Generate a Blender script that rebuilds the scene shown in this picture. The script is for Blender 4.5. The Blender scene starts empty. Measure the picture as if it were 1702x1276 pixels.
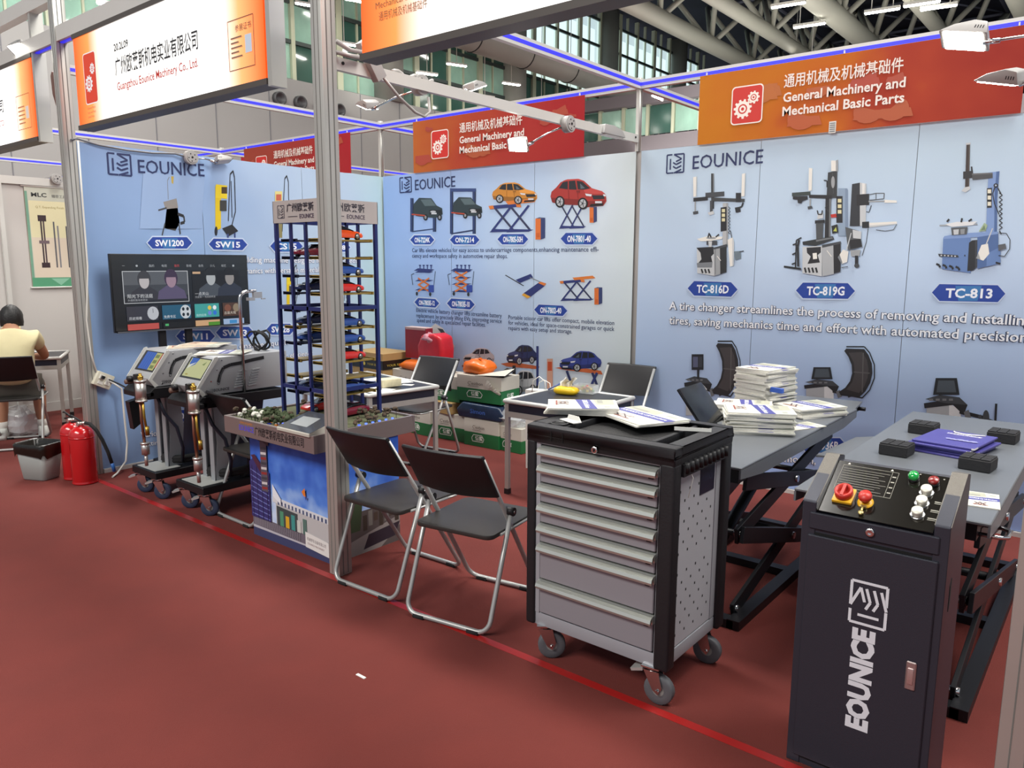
import bpy, bmesh, math, random
from mathutils import Vector, Matrix
random.seed(7)
R = math.radians
SC = bpy.context.scene
COL = SC.collection

# ------------------------------------------------------------------ camera, world, lights, exposure
CF, CX, CY, CZ, YAW, PIT, ROL = 1267.78, 6.14239, -2.42943, 1.64402, -0.68153, 0.15871, 0.00417
FW = Vector((math.sin(YAW) * math.cos(PIT), math.cos(YAW) * math.cos(PIT), -math.sin(PIT)))
_r = Vector((math.cos(YAW), -math.sin(YAW), 0)); _u = _r.cross(FW)
RT = _r * math.cos(ROL) + _u * math.sin(ROL)
UP = -_r * math.sin(ROL) + _u * math.cos(ROL)
EYE = Vector((CX, CY, CZ))
cd = bpy.data.cameras.new('camera'); cam = bpy.data.objects.new('camera', cd); COL.objects.link(cam)
cd.sensor_width = 36; cd.lens = CF / 1702 * 36; cd.clip_end = 200; cd.clip_start = .05
cam.matrix_world = Matrix(((RT.x, UP.x, -FW.x, CX), (RT.y, UP.y, -FW.y, CY), (RT.z, UP.z, -FW.z, CZ), (0, 0, 0, 1)))
SC.camera = cam

def on(ax, val, px, py):                      # the point of a real plane (x, y or z = val) seen at a photo pixel
    d = FW + RT * ((px - 851) / CF) - UP * ((py - 638) / CF)
    i = 'xyz'.index(ax)
    return EYE + d * ((val - EYE[i]) / d[i])

W = bpy.data.worlds.new('daylight'); SC.world = W; W.use_nodes = True
bg = W.node_tree.nodes['Background']; bg.inputs[0].default_value = (.80, .90, 1.0, 1); bg.inputs[1].default_value = .55

def area(name, loc, size, power, rot=(0, 0, 0), col=(1, .97, .92)):
    l = bpy.data.lights.new(name, 'AREA'); l.shape = 'RECTANGLE'; l.size, l.size_y = size; l.energy = power; l.color = col
    o = bpy.data.objects.new(name, l); o.location = loc; o.rotation_euler = rot; COL.objects.link(o); return o
area('hall_light_and_fill', (1.2, 2.2, 9.2), (3.4, 1.3), 560)
area('hall_light_and_fill', (7.0, 2.2, 9.2), (2.4, 1.3), 300)
area('hall_light_and_fill', (-6, 3, 9.2), (6, 4), 1100)
area('hall_light_and_fill', (9, 2, 8.2), (4, 4), 700, (0, R(28), 0))
area('hall_light_and_fill', (0, 14, 9.2), (6, 4), 1000)
area('hall_light_and_fill', (-6, 14, 8.0), (10, 3), 1300, (0, R(-62), 0))  # added sideways fill light, not a hall fixture
area('hall_light_and_fill', (0, 22, 5.2), (14, 8), 650, (math.pi, 0, 0))  # added unseen uplight for the trusses, stands in for bounced light
area('hall_light_and_fill', (2, -9, 9.2), (8, 4), 1950)
SC.view_settings.view_transform = 'Standard'; SC.view_settings.look = 'None'
SC.view_settings.gamma = 1; SC.view_settings.use_curve_mapping = False
SC.view_settings.exposure = 0.0

# ------------------------------------------------------------------ materials
def L(h):
    h = h.lstrip('#'); o = []
    for i in (0, 2, 4):
        c = int(h[i:i + 2], 16) / 255; o.append(c / 12.92 if c <= .04045 else ((c + .055) / 1.055) ** 2.4)
    return (*o, 1)
MATS = {}
def mat(name, col, rough=.5, metal=0, emit=0, var=0, scale=8, bump=0, alpha=1, coat=0, spec=None, trans=0):
    if name in MATS: return MATS[name]
    m = bpy.data.materials.new(name); m.use_nodes = True; MATS[name] = m
    nt = m.node_tree; b = nt.nodes['Principled BSDF']; c = L(col) if isinstance(col, str) else col
    m.diffuse_color = c
    b.inputs['Base Color'].default_value = c; b.inputs['Roughness'].default_value = rough; b.inputs['Metallic'].default_value = metal
    if coat: b.inputs['Coat Weight'].default_value = coat
    if spec is not None: b.inputs['Specular IOR Level'].default_value = spec
    if trans: b.inputs['Transmission Weight'].default_value = trans
    if alpha < 1: b.inputs['Alpha'].default_value = alpha
    if emit: b.inputs['Emission Color'].default_value = c; b.inputs['Emission Strength'].default_value = emit
    if var or bump:
        tc = nt.nodes.new('ShaderNodeTexCoord'); n = nt.nodes.new('ShaderNodeTexNoise'); n.inputs['Scale'].default_value = scale; n.inputs['Detail'].default_value = 5
        nt.links.new(tc.outputs['Object'], n.inputs['Vector'])
        if var:
            mx = nt.nodes.new('ShaderNodeMix'); mx.data_type = 'RGBA'
            mx.inputs[6].default_value = tuple(v * (1 - var) for v in c[:3]) + (1,); mx.inputs[7].default_value = tuple(min(1, v * (1 + var)) for v in c[:3]) + (1,)
            nt.links.new(n.outputs['Fac'], mx.inputs[0]); nt.links.new(mx.outputs[2], b.inputs['Base Color'])
        if bump:
            bp = nt.nodes.new('ShaderNodeBump'); bp.inputs['Strength'].default_value = bump; bp.inputs['Distance'].default_value = .01
            nt.links.new(n.outputs['Fac'], bp.inputs['Height']); nt.links.new(bp.outputs[0], b.inputs['Normal'])
    return m
def ramp_mat(name, stops, axis=0, lo=0, hi=1, rough=.6, emit=0, noise=0, nscale=2.0, obj=True, spec=.3):
    m = bpy.data.materials.new(name); m.use_nodes = True; MATS[name] = m; nt = m.node_tree; b = nt.nodes['Principled BSDF']
    b.inputs['Roughness'].default_value = rough; b.inputs['Specular IOR Level'].default_value = spec
    tc = nt.nodes.new('ShaderNodeTexCoord'); sp = nt.nodes.new('ShaderNodeSeparateXYZ'); nt.links.new(tc.outputs['Object'], sp.inputs[0])
    mr = nt.nodes.new('ShaderNodeMapRange'); mr.inputs[1].default_value = lo; mr.inputs[2].default_value = hi; nt.links.new(sp.outputs[axis], mr.inputs[0])
    f = mr.outputs[0]
    if noise:
        n = nt.nodes.new('ShaderNodeTexNoise'); n.inputs['Scale'].default_value = nscale; n.inputs['Detail'].default_value = 2; nt.links.new(tc.outputs['Object'], n.inputs['Vector'])
        s1 = nt.nodes.new('ShaderNodeMath'); s1.operation = 'MULTIPLY_ADD'; s1.inputs[1].default_value = noise; nt.links.new(n.outputs['Fac'], s1.inputs[0]); nt.links.new(f, s1.inputs[2])
        s2 = nt.nodes.new('ShaderNodeMath'); s2.operation = 'SUBTRACT'; s2.inputs[1].default_value = noise * .5; nt.links.new(s1.outputs[0], s2.inputs[0]); f = s2.outputs[0]
    cr = nt.nodes.new('ShaderNodeValToRGB'); el = cr.color_ramp.elements
    el[0].position, el[0].color = stops[0][0], L(stops[0][1]); el[1].position, el[1].color = stops[-1][0], L(stops[-1][1])
    for p, c in stops[1:-1]: e = el.new(p); e.color = L(c)
    nt.links.new(f, cr.inputs[0]); nt.links.new(cr.outputs[0], b.inputs['Base Color'])
    if emit: nt.links.new(cr.outputs[0], b.inputs['Emission Color']); b.inputs['Emission Strength'].default_value = emit
    return m
def print_mat(name, emit=0, rough=.5):
    m = bpy.data.materials.new(name); m.use_nodes = True; nt = m.node_tree; b = nt.nodes['Principled BSDF']; b.inputs['Roughness'].default_value = rough
    a = nt.nodes.new('ShaderNodeAttribute'); a.attribute_name = 'Col'
    if emit:
        b.inputs['Base Color'].default_value = (.01, .01, .01, 1); nt.links.new(a.outputs['Color'], b.inputs['Emission Color']); b.inputs['Emission Strength'].default_value = emit
    else: nt.links.new(a.outputs['Color'], b.inputs['Base Color'])
    return m
INK = print_mat('printed_ink'); SCREEN = print_mat('screen_pixels', .9, .12); BACKLIT = print_mat('backlit_print', .85)
alu = mat('brushed_aluminium', '#b9b8b2', .42, .55, var=.08, scale=3)
alu_w = mat('white_aluminium', '#c9c9c4', .45, .2, var=.05, scale=4)
steel = mat('chrome_steel', '#d5d5d5', .18, 1)
grey_tube = mat('silver_painted_tube', '#a9a9a7', .38, .45)
black_pl = mat('black_plastic', '#17171a', .45, var=.25, scale=30)
black_mt = mat('matt_black_metal', '#121216', .5, .2)
rubber = mat('black_rubber', '#141416', .8, bump=.3, scale=60)
white_pl = mat('white_plastic', '#d8d6ce', .4)
paper = mat('white_paper', '#d9d8d2', .7)
led = mat('blue_led_strip', (.03, .03, .85, 1), .5, emit=.8)
lampglow = mat('lamp_glow', (1, .97, .88, 1), .4, emit=40)

# ------------------------------------------------------------------ mesh builder
class B:
    def __init__(s): s.v = []; s.f = []; s.mi = []; s.sm = []; s.col = []; s.M = None; s.c = None
    def add(s, vs, fs, mi=0, sm=False, c=None):
        n = len(s.v)
        for p in vs:
            p = Vector(p); s.v.append(s.M @ p if s.M else p)
        for f in fs: s.f.append([n + i for i in f]); s.mi.append(mi); s.sm.append(sm); s.col.append(c or s.c)
        return s
    def box(s, x0, x1, y0, y1, z0, z1, mi=0, c=None):
        return s.add([(x, y, z) for z in (z0, z1) for y in (y0, y1) for x in (x0, x1)],
                     [(0, 2, 3, 1), (4, 5, 7, 6), (0, 1, 5, 4), (2, 6, 7, 3), (0, 4, 6, 2), (1, 3, 7, 5)], mi, False, c)
    def prism(s, poly, pl, a, b, mi=0, c=None):
        k = {'xy': lambda u, v, w: (u, v, w), 'xz': lambda u, v, w: (u, w, v), 'yz': lambda u, v, w: (w, u, v)}[pl]
        n = len(poly); ar = sum(poly[i][0] * poly[(i + 1) % n][1] - poly[(i + 1) % n][0] * poly[i][1] for i in range(n))
        if (ar < 0) != (pl == 'xz'): poly = poly[::-1]
        vs = [k(u, v, a) for u, v in poly] + [k(u, v, b) for u, v in poly]
        fs = [tuple(range(n))[::-1], tuple(range(n, 2 * n))] + [(i, (i + 1) % n, n + (i + 1) % n, n + i) for i in range(n)]
        if b < a: fs = [f[::-1] for f in fs]
        return s.add(vs, fs, mi, False, c)
    def cyl(s, p, q, r, r2=None, n=12, mi=0, c=None, caps=True):
        p, q = Vector(p), Vector(q); d = (q - p).normalized(); a = d.orthogonal().normalized(); b = d.cross(a); r2 = r if r2 is None else r2
        vs = []
        for o, rr in ((p, r), (q, r2)):
            for i in range(n): t = 2 * math.pi * i / n; vs.append(o + (a * math.cos(t) + b * math.sin(t)) * rr)
        k = len(s.f)
        s.add(vs, [(i, (i + 1) % n, n + (i + 1) % n, n + i) for i in range(n)], mi, True, c)
        if caps:
            m = len(s.v) - 2 * n
            s.f += [[m + i for i in range(n)][::-1], [m + n + i for i in range(n)]]; s.mi += [mi] * 2; s.sm += [False] * 2; s.col += [c or s.c] * 2
        return s
    def tube(s, pts, r, n=8, mi=0, c=None, closed=False, taper=None):
        P = [Vector(p) for p in pts]; m = len(P); a = None; vs = []
        for i in range(m):
            if closed: d = P[(i + 1) % m] - P[i - 1]
            else: d = (P[min(i + 1, m - 1)] - P[max(i - 1, 0)])
            d.normalize()
            a = d.orthogonal().normalized() if a is None else (a - d * a.dot(d)).normalized()
            b = d.cross(a); rr = r if taper is None else r * taper[i]
            for j in range(n): t = 2 * math.pi * j / n; vs.append(P[i] + (a * math.cos(t) + b * math.sin(t)) * rr)
        fs = [(i * n + j, i * n + (j + 1) % n, ((i + 1) % m) * n + (j + 1) % n, ((i + 1) % m) * n + j) for i in range(m if closed else m - 1) for j in range(n)]
        s.add(vs, fs, mi, True, c)
        if not closed:
            k = len(s.v) - m * n
            s.f += [[k + j for j in range(n)][::-1], [k + (m - 1) * n + j for j in range(n)]]; s.mi += [mi] * 2; s.sm += [False] * 2; s.col += [c or s.c] * 2
        return s
    def lathe(s, prof, o=(0, 0, 0), n=20, mi=0, c=None, axis='z', sx=1, sy=1):
        o = Vector(o); vs = []
        for r, z in prof:
            for i in range(n):
                t = 2 * math.pi * i / n; p = (r * math.cos(t) * sx, r * math.sin(t) * sy, z)
                if axis == 'y': p = (p[0], -p[2], p[1])
                if axis == 'x': p = (p[2], p[0], p[1])
                vs.append(o + Vector(p))
        fs = [(k * n + i, k * n + (i + 1) % n, (k + 1) * n + (i + 1) % n, (k + 1) * n + i) for k in range(len(prof) - 1) for i in range(n)]
        s.add(vs, fs, mi, True, c)
        k = len(s.v) - len(prof) * n
        for e, rev in ((0, True), (len(prof) - 1, False)):
            if prof[e][0] > 1e-4:
                f = [k + e * n + i for i in range(n)]; s.f.append(f[::-1] if rev else f); s.mi.append(mi); s.sm.append(False); s.col.append(c or s.c)
        return s
    def ball(s, o, r, n=10, sz=1, sx=1, sy=1, mi=0, c=None):
        return s.lathe([(max(1e-5, r * math.sin(math.pi * k / 8)), -r * math.cos(math.pi * k / 8) * sz) for k in range(9)], o, n, mi, c, sx=sx, sy=sy)
    def out(s, name, mats, parent=None, bev=0, seg=2, smooth_all=False):
        me = bpy.data.meshes.new(name); me.from_pydata([tuple(v) for v in s.v], [], s.f)
        for m in (mats if isinstance(mats, (list, tuple)) else [mats]): me.materials.append(m)
        for p, mi, sm in zip(me.polygons, s.mi, s.sm): p.material_index = mi; p.use_smooth = sm or smooth_all
        if any(s.col):
            a = me.color_attributes.new('Col', 'FLOAT_COLOR', 'CORNER'); i = 0; buf = []
            for p, c in zip(me.polygons, s.col):
                buf += list(c or (1, 1, 1, 1)) * p.loop_total
            a.data.foreach_set('color', buf)
        if bev:
            bm = bmesh.new(); bm.from_mesh(me); bmesh.ops.remove_doubles(bm, verts=bm.verts, dist=1e-6)
            es = [e for e in bm.edges if len(e.link_faces) == 2 and e.calc_face_angle(0) > .6]
            bmesh.ops.bevel(bm, geom=es, offset=bev, segments=seg, affect='EDGES', profile=.6, clamp_overlap=True)
            if seg > 1:
                for f in bm.faces: f.smooth = True
            bm.to_mesh(me); bm.free()
            if seg > 1:
                try: me.set_sharp_from_angle(angle=R(50))
                except Exception: pass
        me.update()
        o = bpy.data.objects.new(name, me); COL.objects.link(o)
        if parent: o.parent = parent
        return o

def tag(o, label=None, cat=None, group=None, kind=None):
    for k, v in (('label', label), ('category', cat), ('group', group), ('kind', kind)):
        if v: o[k] = v
    return o
def thing(name, label, cat, loc=(0, 0, 0), rz=0, group=None):
    o = bpy.data.objects.new(name, None); o.empty_display_size = .05; o.location = loc; o.rotation_euler = (0, 0, rz); COL.objects.link(o)
    return tag(o, label, cat, group)
def kids(o): return [c for c in bpy.data.objects if c.parent == o]
def copy_tree(o, loc=None, rz=None, label=None, group=None, swap=None):
    def cp(src, par):
        c = src.copy(); COL.objects.link(c)
        if par: c.parent = par
        if swap and c.type == 'MESH' and c.data.name in swap: c.data = swap[c.data.name]
        for ch in CH.get(src.name, []): cp(ch, c)
        return c
    CH = {}
    def walk(x):
        CH[x.name] = list(x.children)
        for y in x.children: walk(y)
    walk(o); c = cp(o, None)
    if loc is not None: c.location = loc
    if rz is not None: c.rotation_euler = (0, 0, rz)
    if label: c['label'] = label
    if group: c['group'] = group
    return c
def struct(name, b, m, parent=None, bev=0):
    o = b.out(name, m, parent, bev)
    if not parent: o['kind'] = 'structure'
    return o

# ------------------------------------------------------------------ flat print: lettering and pictures as thin ink polygons on a face
_TX = {}
def glyphs(s, bold):
    k = (s, bold)
    if k in _TX: return _TX[k]
    cu = bpy.data.curves.new('t', 'FONT'); cu.body = s; cu.resolution_u = 2; cu.offset = bold
    o = bpy.data.objects.new('t', cu); COL.objects.link(o)
    dg = bpy.context.evaluated_depsgraph_get(); dg.update()
    me = bpy.data.meshes.new_from_object(o.evaluated_get(dg))
    vs = [(v.co.x, v.co.y) for v in me.vertices]; fs = [tuple(p.vertices) for p in me.polygons]
    bpy.data.objects.remove(o); bpy.data.curves.remove(cu); bpy.data.meshes.remove(me)
    x0 = min(v[0] for v in vs); x1 = max(v[0] for v in vs)
    _TX[k] = ([(v[0] - x0, v[1]) for v in vs], fs, x1 - x0); return _TX[k]

class Art(B):
    """Ink on a plane: o + u*U + v*V, every next shape a tenth of a millimetre prouder (side N)."""
    def __init__(s, o, U, V, N, ax=None, val=None, step=.00012):
        super().__init__(); s.o, s.U, s.V, s.N = Vector(o), Vector(U), Vector(V), Vector(N); s.k = 0; s.fr = None; s.ax, s.val, s.step = ax, val, step
    def px(s, x, y):                          # photo pixel -> plane coordinates
        p = on(s.ax, s.val, x, y) - s.o; return (p.dot(s.U), p.dot(s.V))
    def frame(s, x0, y0, x1, y1):             # unit square -> the quad over photo pixels (x0,y0 top left)
        s.fr = (x0, y0, x1, y1); return s
    def T(s, p):
        if s.fr: x0, y0, x1, y1 = s.fr; return s.px(x0 + (x1 - x0) * p[0], y1 + (y0 - y1) * p[1])
        return p
    def P3(s, u, v): return s.o + s.U * u + s.V * v + s.N * (.0006 + s.k * s.step)
    def poly(s, pts, c, raw=False):
        c = L(c) if isinstance(c, str) else c; q = pts if raw else [s.T(p) for p in pts]; s.k += 1
        s.add([s.P3(*p) for p in q], [tuple(range(len(q)))], c=c); return s
    def rect(s, x0, y0, x1, y1, c): return s.poly([(x0, y0), (x1, y0), (x1, y1), (x0, y1)], c)
    def ell(s, x, y, rx, ry, c, n=16): return s.poly([(x + rx * math.cos(2 * math.pi * i / n), y + ry * math.sin(2 * math.pi * i / n)) for i in range(n)], c)
    def line(s, pts, w, c, ay=1.0):
        for (a, b) in zip(pts, pts[1:]):
            dx, dy = b[0] - a[0], b[1] - a[1]; l = math.hypot(dx, dy) or 1; nx, ny = -dy / l * w / 2, dx / l * w / 2 * ay
            s.poly([(a[0] + nx, a[1] + ny), (a[0] - nx, a[1] - ny), (b[0] - nx, b[1] - ny), (b[0] + nx, b[1] + ny)], c)
        return s
    def text(s, t, u, v, h, c, w=None, bold=.0, align='l', dirv=None):
        vs, fs, tw = glyphs(t, bold); sy = h / .73; sx = sy if w is None else w / tw; c = L(c) if isinstance(c, str) else c
        if align == 'c': u -= tw * sx / 2
        if align == 'r': u -= tw * sx
        sl = dirv or 0; s.k += 1
        s.add([s.P3(u + x * sx, v + y * sy + x * sx * sl) for x, y in vs], fs, c=c); return s
    def tpx(s, t, x0, y0, x1, y1, hp, c, bold=.0, out=None, ow=.03):    # text from baseline pixel to baseline pixel, hp = cap height in pixels at the start
        u0, v0 = s.px(x0, y0); u1, v1 = s.px(x1, y1); h = s.px(x0, y0 - hp)[1] - v0
        sl = (v1 - v0) / max(1e-6, (u1 - u0))
        if out: s.text(t, u0 - .001, v0 - .001, h, out, u1 - u0, bold + ow, dirv=sl)
        return s.text(t, u0, v0, h, c, u1 - u0, bold, dirv=sl)
    def logo(s, u, v, w, h, c, th=.075):      # square frame with notched chevrons
        f, s.fr = s.fr, None; g = lambda x, y: (u + x * w, v + y * h)
        A = h / w
        def ln(pts): s.line([g(*p) for p in pts], th * w, c)
        ln([(.30, .97), (0, .97), (0, .03), (.40, .03)]); ln([(.52, .03), (.97, .03), (.97, .97), (.40, .97), (.84, .72), (.52, .60)])
        ln([(.2, .76), (.2, .2)]); ln([(.36, .56), (.54, .45), (.84, .57)]); ln([(.36, .36), (.54, .25), (.84, .37)]); ln([(.84, .18), (.42, .02)])
        s.fr = f; return s
def wall_art_left(): return Art((.0235, 0, 0), (0, 1, 0), (0, 0, 1), (1, 0, 0), 'x', .0235)
def wall_art_back(): return Art((0, 2.9765, 0), (1, 0, 0), (0, 0, 1), (0, -1, 0), 'y', 2.9765)
# ------------------------------------------------------------------ setting: carpet, hall, booth walls
carpet = mat('red_carpet', '#62221b', .95, var=.16, scale=3.5, bump=.25)
nt = carpet.node_tree; _n2 = nt.nodes.new('ShaderNodeTexNoise'); _n2.inputs['Scale'].default_value = 260
for n in nt.nodes:
    if n.type == 'BUMP': nt.links.new(_n2.outputs['Fac'], n.inputs['Height'])
    if n.type == 'TEX_COORD': nt.links.new(n.outputs['Object'], _n2.inputs['Vector'])
struct('floor', B().box(-14, 22, -16, 44, -.1, 0), carpet)
hall_grey = mat('hall_grey_panel', '#9a9997', .7, var=.05, scale=.6)
dark_deck = mat('roof_deck', '#2a2c3c', .9, var=.3, scale=1.2)
struct('ceiling', B().box(-14, 22, -16, 44, 12, 12.2), dark_deck)
hw = struct('wall_left', B().box(-12.9, -11.6, -16, 20, 0, 6.35), hall_grey)
bb = B()
for y in [2 + 1.5 * i for i in range(12)]: bb.box(-11.6, -11.585, y, y + .02, 2.5, 6.33)
struct('trim', bb, mat('panel_joint', '#75757a', .7), hw)
noz = B()
for y in (8.4, 9.78, 10.42, 11.06, 11.7): noz.lathe([(.02, .02), (.1, .02), (.13, .12), (.17, .14), (.18, 0)], (-11.6, y, 5.78), 14, axis='x')
noz.out('air_nozzle', mat('nozzle_dark', '#4a4a4c', .5), hw)['kind'] = 'stuff'
struct('wall_far', B().box(-12, 12, 20, 20.3, 0, 5.65).box(-12, 12, 19.9, 20.2, 6.62, 6.98), mat('far_band', '#736c70', .7))
struct('wall_end', B().box(-14, 22, 43.8, 44, 0, 12), mat('end_wall', '#3a3d46', .9))
# outside the glass a pale block catches daylight
ob = thing('office_building', 'pale office block outside beyond the upper hall glazing', 'building', (-40, 60, 0))
B().box(-4, 2, -44, 60, 0, 19).out('facade', mat('cream_facade', '#d9cf9f', .8), ob)
bb = B()
for i in range(24): bb.box(2, 2.1, -42 + i * 4, -39.5 + i * 4, 14.5, 16.5)
bb.out('window_band', mat('far_window', '#3c4a48', .2), ob)
# glazed hall facade: panes, mullions, transoms, columns
gl_dark = mat('dark_green_glass', '#35584f', .10, 0, spec=.8, var=.5, scale=.7)
gl_mid = mat('glowing_green_glass', '#8fb3a2', .12, 0, spec=.8, var=.6, scale=.9, emit=.07)  # faint emission added to brighten these panes
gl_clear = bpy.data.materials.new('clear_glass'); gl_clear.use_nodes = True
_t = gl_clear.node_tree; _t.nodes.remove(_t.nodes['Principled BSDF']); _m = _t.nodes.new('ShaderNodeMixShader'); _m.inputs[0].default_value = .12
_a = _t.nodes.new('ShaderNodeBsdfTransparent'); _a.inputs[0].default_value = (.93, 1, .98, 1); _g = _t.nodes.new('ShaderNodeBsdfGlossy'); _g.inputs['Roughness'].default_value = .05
_e = _t.nodes.new('ShaderNodeEmission'); _e.inputs[0].default_value = (.72, .88, .92, 1); _e.inputs[1].default_value = .4; _s = _t.nodes.new('ShaderNodeAddShader')   # emission added so these panes look as bright as the sky
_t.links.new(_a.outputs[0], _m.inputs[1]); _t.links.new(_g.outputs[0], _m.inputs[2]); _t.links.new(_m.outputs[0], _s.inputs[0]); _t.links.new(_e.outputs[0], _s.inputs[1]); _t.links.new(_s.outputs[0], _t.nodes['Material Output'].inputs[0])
mull = mat('mullion_grey', '#b9bda4', .5, .1)
dmul = mat('mullion_dark', '#3d4644', .5, .2)
win = B()
for i in range(23): win.box(-12.1, -11.93, 1.5 + 1.5 * i, 1.5 + 1.5 * i + (.20 if i % 2 else .12), 6.4, 12).box(-12.08, -11.96, 2.25 + 1.5 * i, 2.30 + 1.5 * i, 6.4, 12)
wf = struct('window_1', win, mull)
tr = B()
for z in (6.4, 7.4, 8.4, 9.4, 10.4, 11.4): tr.box(-12.06, -11.95, 1.5, 34.5, z - .05, z + .05)
struct('window_frame', tr, dmul, wf)
pm = {}
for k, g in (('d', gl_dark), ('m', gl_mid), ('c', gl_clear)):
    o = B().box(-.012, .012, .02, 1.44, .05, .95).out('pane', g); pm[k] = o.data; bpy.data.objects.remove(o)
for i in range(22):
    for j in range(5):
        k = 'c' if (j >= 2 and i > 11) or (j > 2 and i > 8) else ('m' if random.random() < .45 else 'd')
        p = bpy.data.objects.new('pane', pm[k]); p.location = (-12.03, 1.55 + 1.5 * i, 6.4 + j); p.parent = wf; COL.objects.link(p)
win2 = B()
for i in range(11): win2.box(-12 + i * .9, -11.9 + i * .9, 20.02, 20.2, 5.65, 6.62)
wf2 = struct('window_2', win2, mull)
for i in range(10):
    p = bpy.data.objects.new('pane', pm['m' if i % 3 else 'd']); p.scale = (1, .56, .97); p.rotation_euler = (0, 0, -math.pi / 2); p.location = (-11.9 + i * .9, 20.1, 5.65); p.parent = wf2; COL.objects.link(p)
colm = mat('concrete_column', '#8b8d86', .6, var=.06, scale=1)
for i, y in enumerate((7.8, 13.9, 19.9, 26.1, 32.3)):
    o = B().cyl((-12.0, y, 6.35), (-12.0, y, 12), .5, n=24).out('hall_column', colm)
    tag(o, ('round grey hall column above the left lit sign', 'round grey hall column left of the second lit sign', 'round grey hall column below the second lit sign', 'round grey hall column beside the sky lit panes', 'round grey hall column farthest along the glazing')[i], 'column', 'round columns before the glass facade')
duct = tag(B().cyl((-10, 12, 8.3), (-10, 36, 8.3), .46, n=24).out('air_duct', mat('duct_wrap', '#8f8c84', .6, var=.06, scale=2)), 'long round grey air duct slung under the roof', 'duct')
bb = B()
for y in (15.5, 18, 20.5, 23, 25.5): bb.tube([(-10 + .47 * math.cos(t), y, 8.3 + .47 * math.sin(t)) for t in [i * math.pi / 10 for i in range(20)]], .02, 5, closed=True)
bb.out('strap', black_mt, duct)
# roof trusses
pipe = mat('truss_white_steel', '#bdbcae', .5, .1)
for xi, x in enumerate((-7.3, -5.0, -2.6, -.2, 2.4, 5.0)):
    bt = B(); big = (.3, .24, .34, .22, .34, .24)[xi]
    bt.cyl((x, 13, 9.8), (x, 43, 9.8), big, n=16)
    o = bt.out('roof_truss', pipe)
    tag(o, ('roof truss of white tubes nearest the window wall', 'roof truss of white tubes second from the window wall', 'thick roof truss tube beside the linear lamps', 'roof truss of white tubes over the orange wall sign', 'thick roof truss tube right of the linear lamps', 'roof truss of white tubes at the right frame edge')[xi], 'truss', 'white tube roof trusses')
    k = 0
    for y in range(14, 42, 4):
        for (dx, dy) in ((1.15, 2), (-1.15, 2), (1.15, -2), (-1.15, -2)):
            if x + dx < -11: continue
            B().cyl((x, y, 9.8), (x + dx, y + dy, 11.8), .1, n=8).out('diagonal_strut', pipe, o)
    up = B()
    for y in range(14, 43, 4): up.cyl((x + 1.15, y - 2, 11.75), (x + 1.15, y + 2, 11.75), .07, n=6).cyl((x - 1.15, y + 2, 11.75), (x + 1.15, y + 2, 11.75), .06, n=6).cyl((x - 1.15, y - 2, 11.75), (x + 1.15, y + 2, 11.75), .04, n=6)
    up.out('purlin', mat('purlin_grey', '#6d7080', .6), o)
lin = None
for i, (px, py, z) in enumerate(((1310, 8, 9.3), (1345, 42, 9.3), (1466, 18, 9.3), (1532, 6, 9.35), (1335, 100, 9.3), (1560, 12, 9.3))):
    p = on('z', z, px, py)
    lp = thing('linear_lamp', ('linear roof lamp at the top left of the trusses', 'linear roof lamp lit above the orange gear sign', 'linear roof lamp left half of the paired tubes', 'linear roof lamp right half of the paired tubes', 'linear roof lamp hidden low behind the sign rail', 'linear roof lamp beside the thick right truss')[i], 'lamp', p, R(8), 'linear lamps under the hall roof')
    B().box(-.5, .5, -.07, .07, 0, .08).cyl((-.3, 0, .08), (-.3, 0, 12 - z), .015, n=5).cyl((.3, 0, .08), (.3, 0, 12 - z), .015, n=5).out('housing', white_pl, lp)
    B().box(-.48, .48, -.06, .06, -.03, 0).out('tube', lampglow, lp)
for i, (x, y, z) in enumerate(((-11, 11.5, 7.4), (-11, 14.6, 7.2), (-10.8, 17, 6.9), (-11, 9.2, 7.6), (-10.6, 21.5, 7.3), (-11, 5.5, 6.9), (-10.9, 12.6, 6.8), (-11, 10.4, 8.1), (-11, 13.0, 7.9), (-11, 15.9, 7.7), (-11, 18.6, 7.6), (-11, 7.4, 7.3), (-11, 20.3, 6.9), (-11, 12.0, 8.6), (-11, 16.5, 8.4))):
    lp = thing('pendant_lamp', 'small lit hall lamp hanging before the green glass', 'lamp', (x, y, z), R(70), 'small lamps before the green glass')
    B().box(-.35, .35, -.05, .05, 0, .05).cyl((0, 0, .05), (0, 0, 12 - z), .012, n=5).out('housing', white_pl, lp)
    B().box(-.33, .33, -.04, .04, -.03, 0).out('tube', lampglow, lp)

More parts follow.
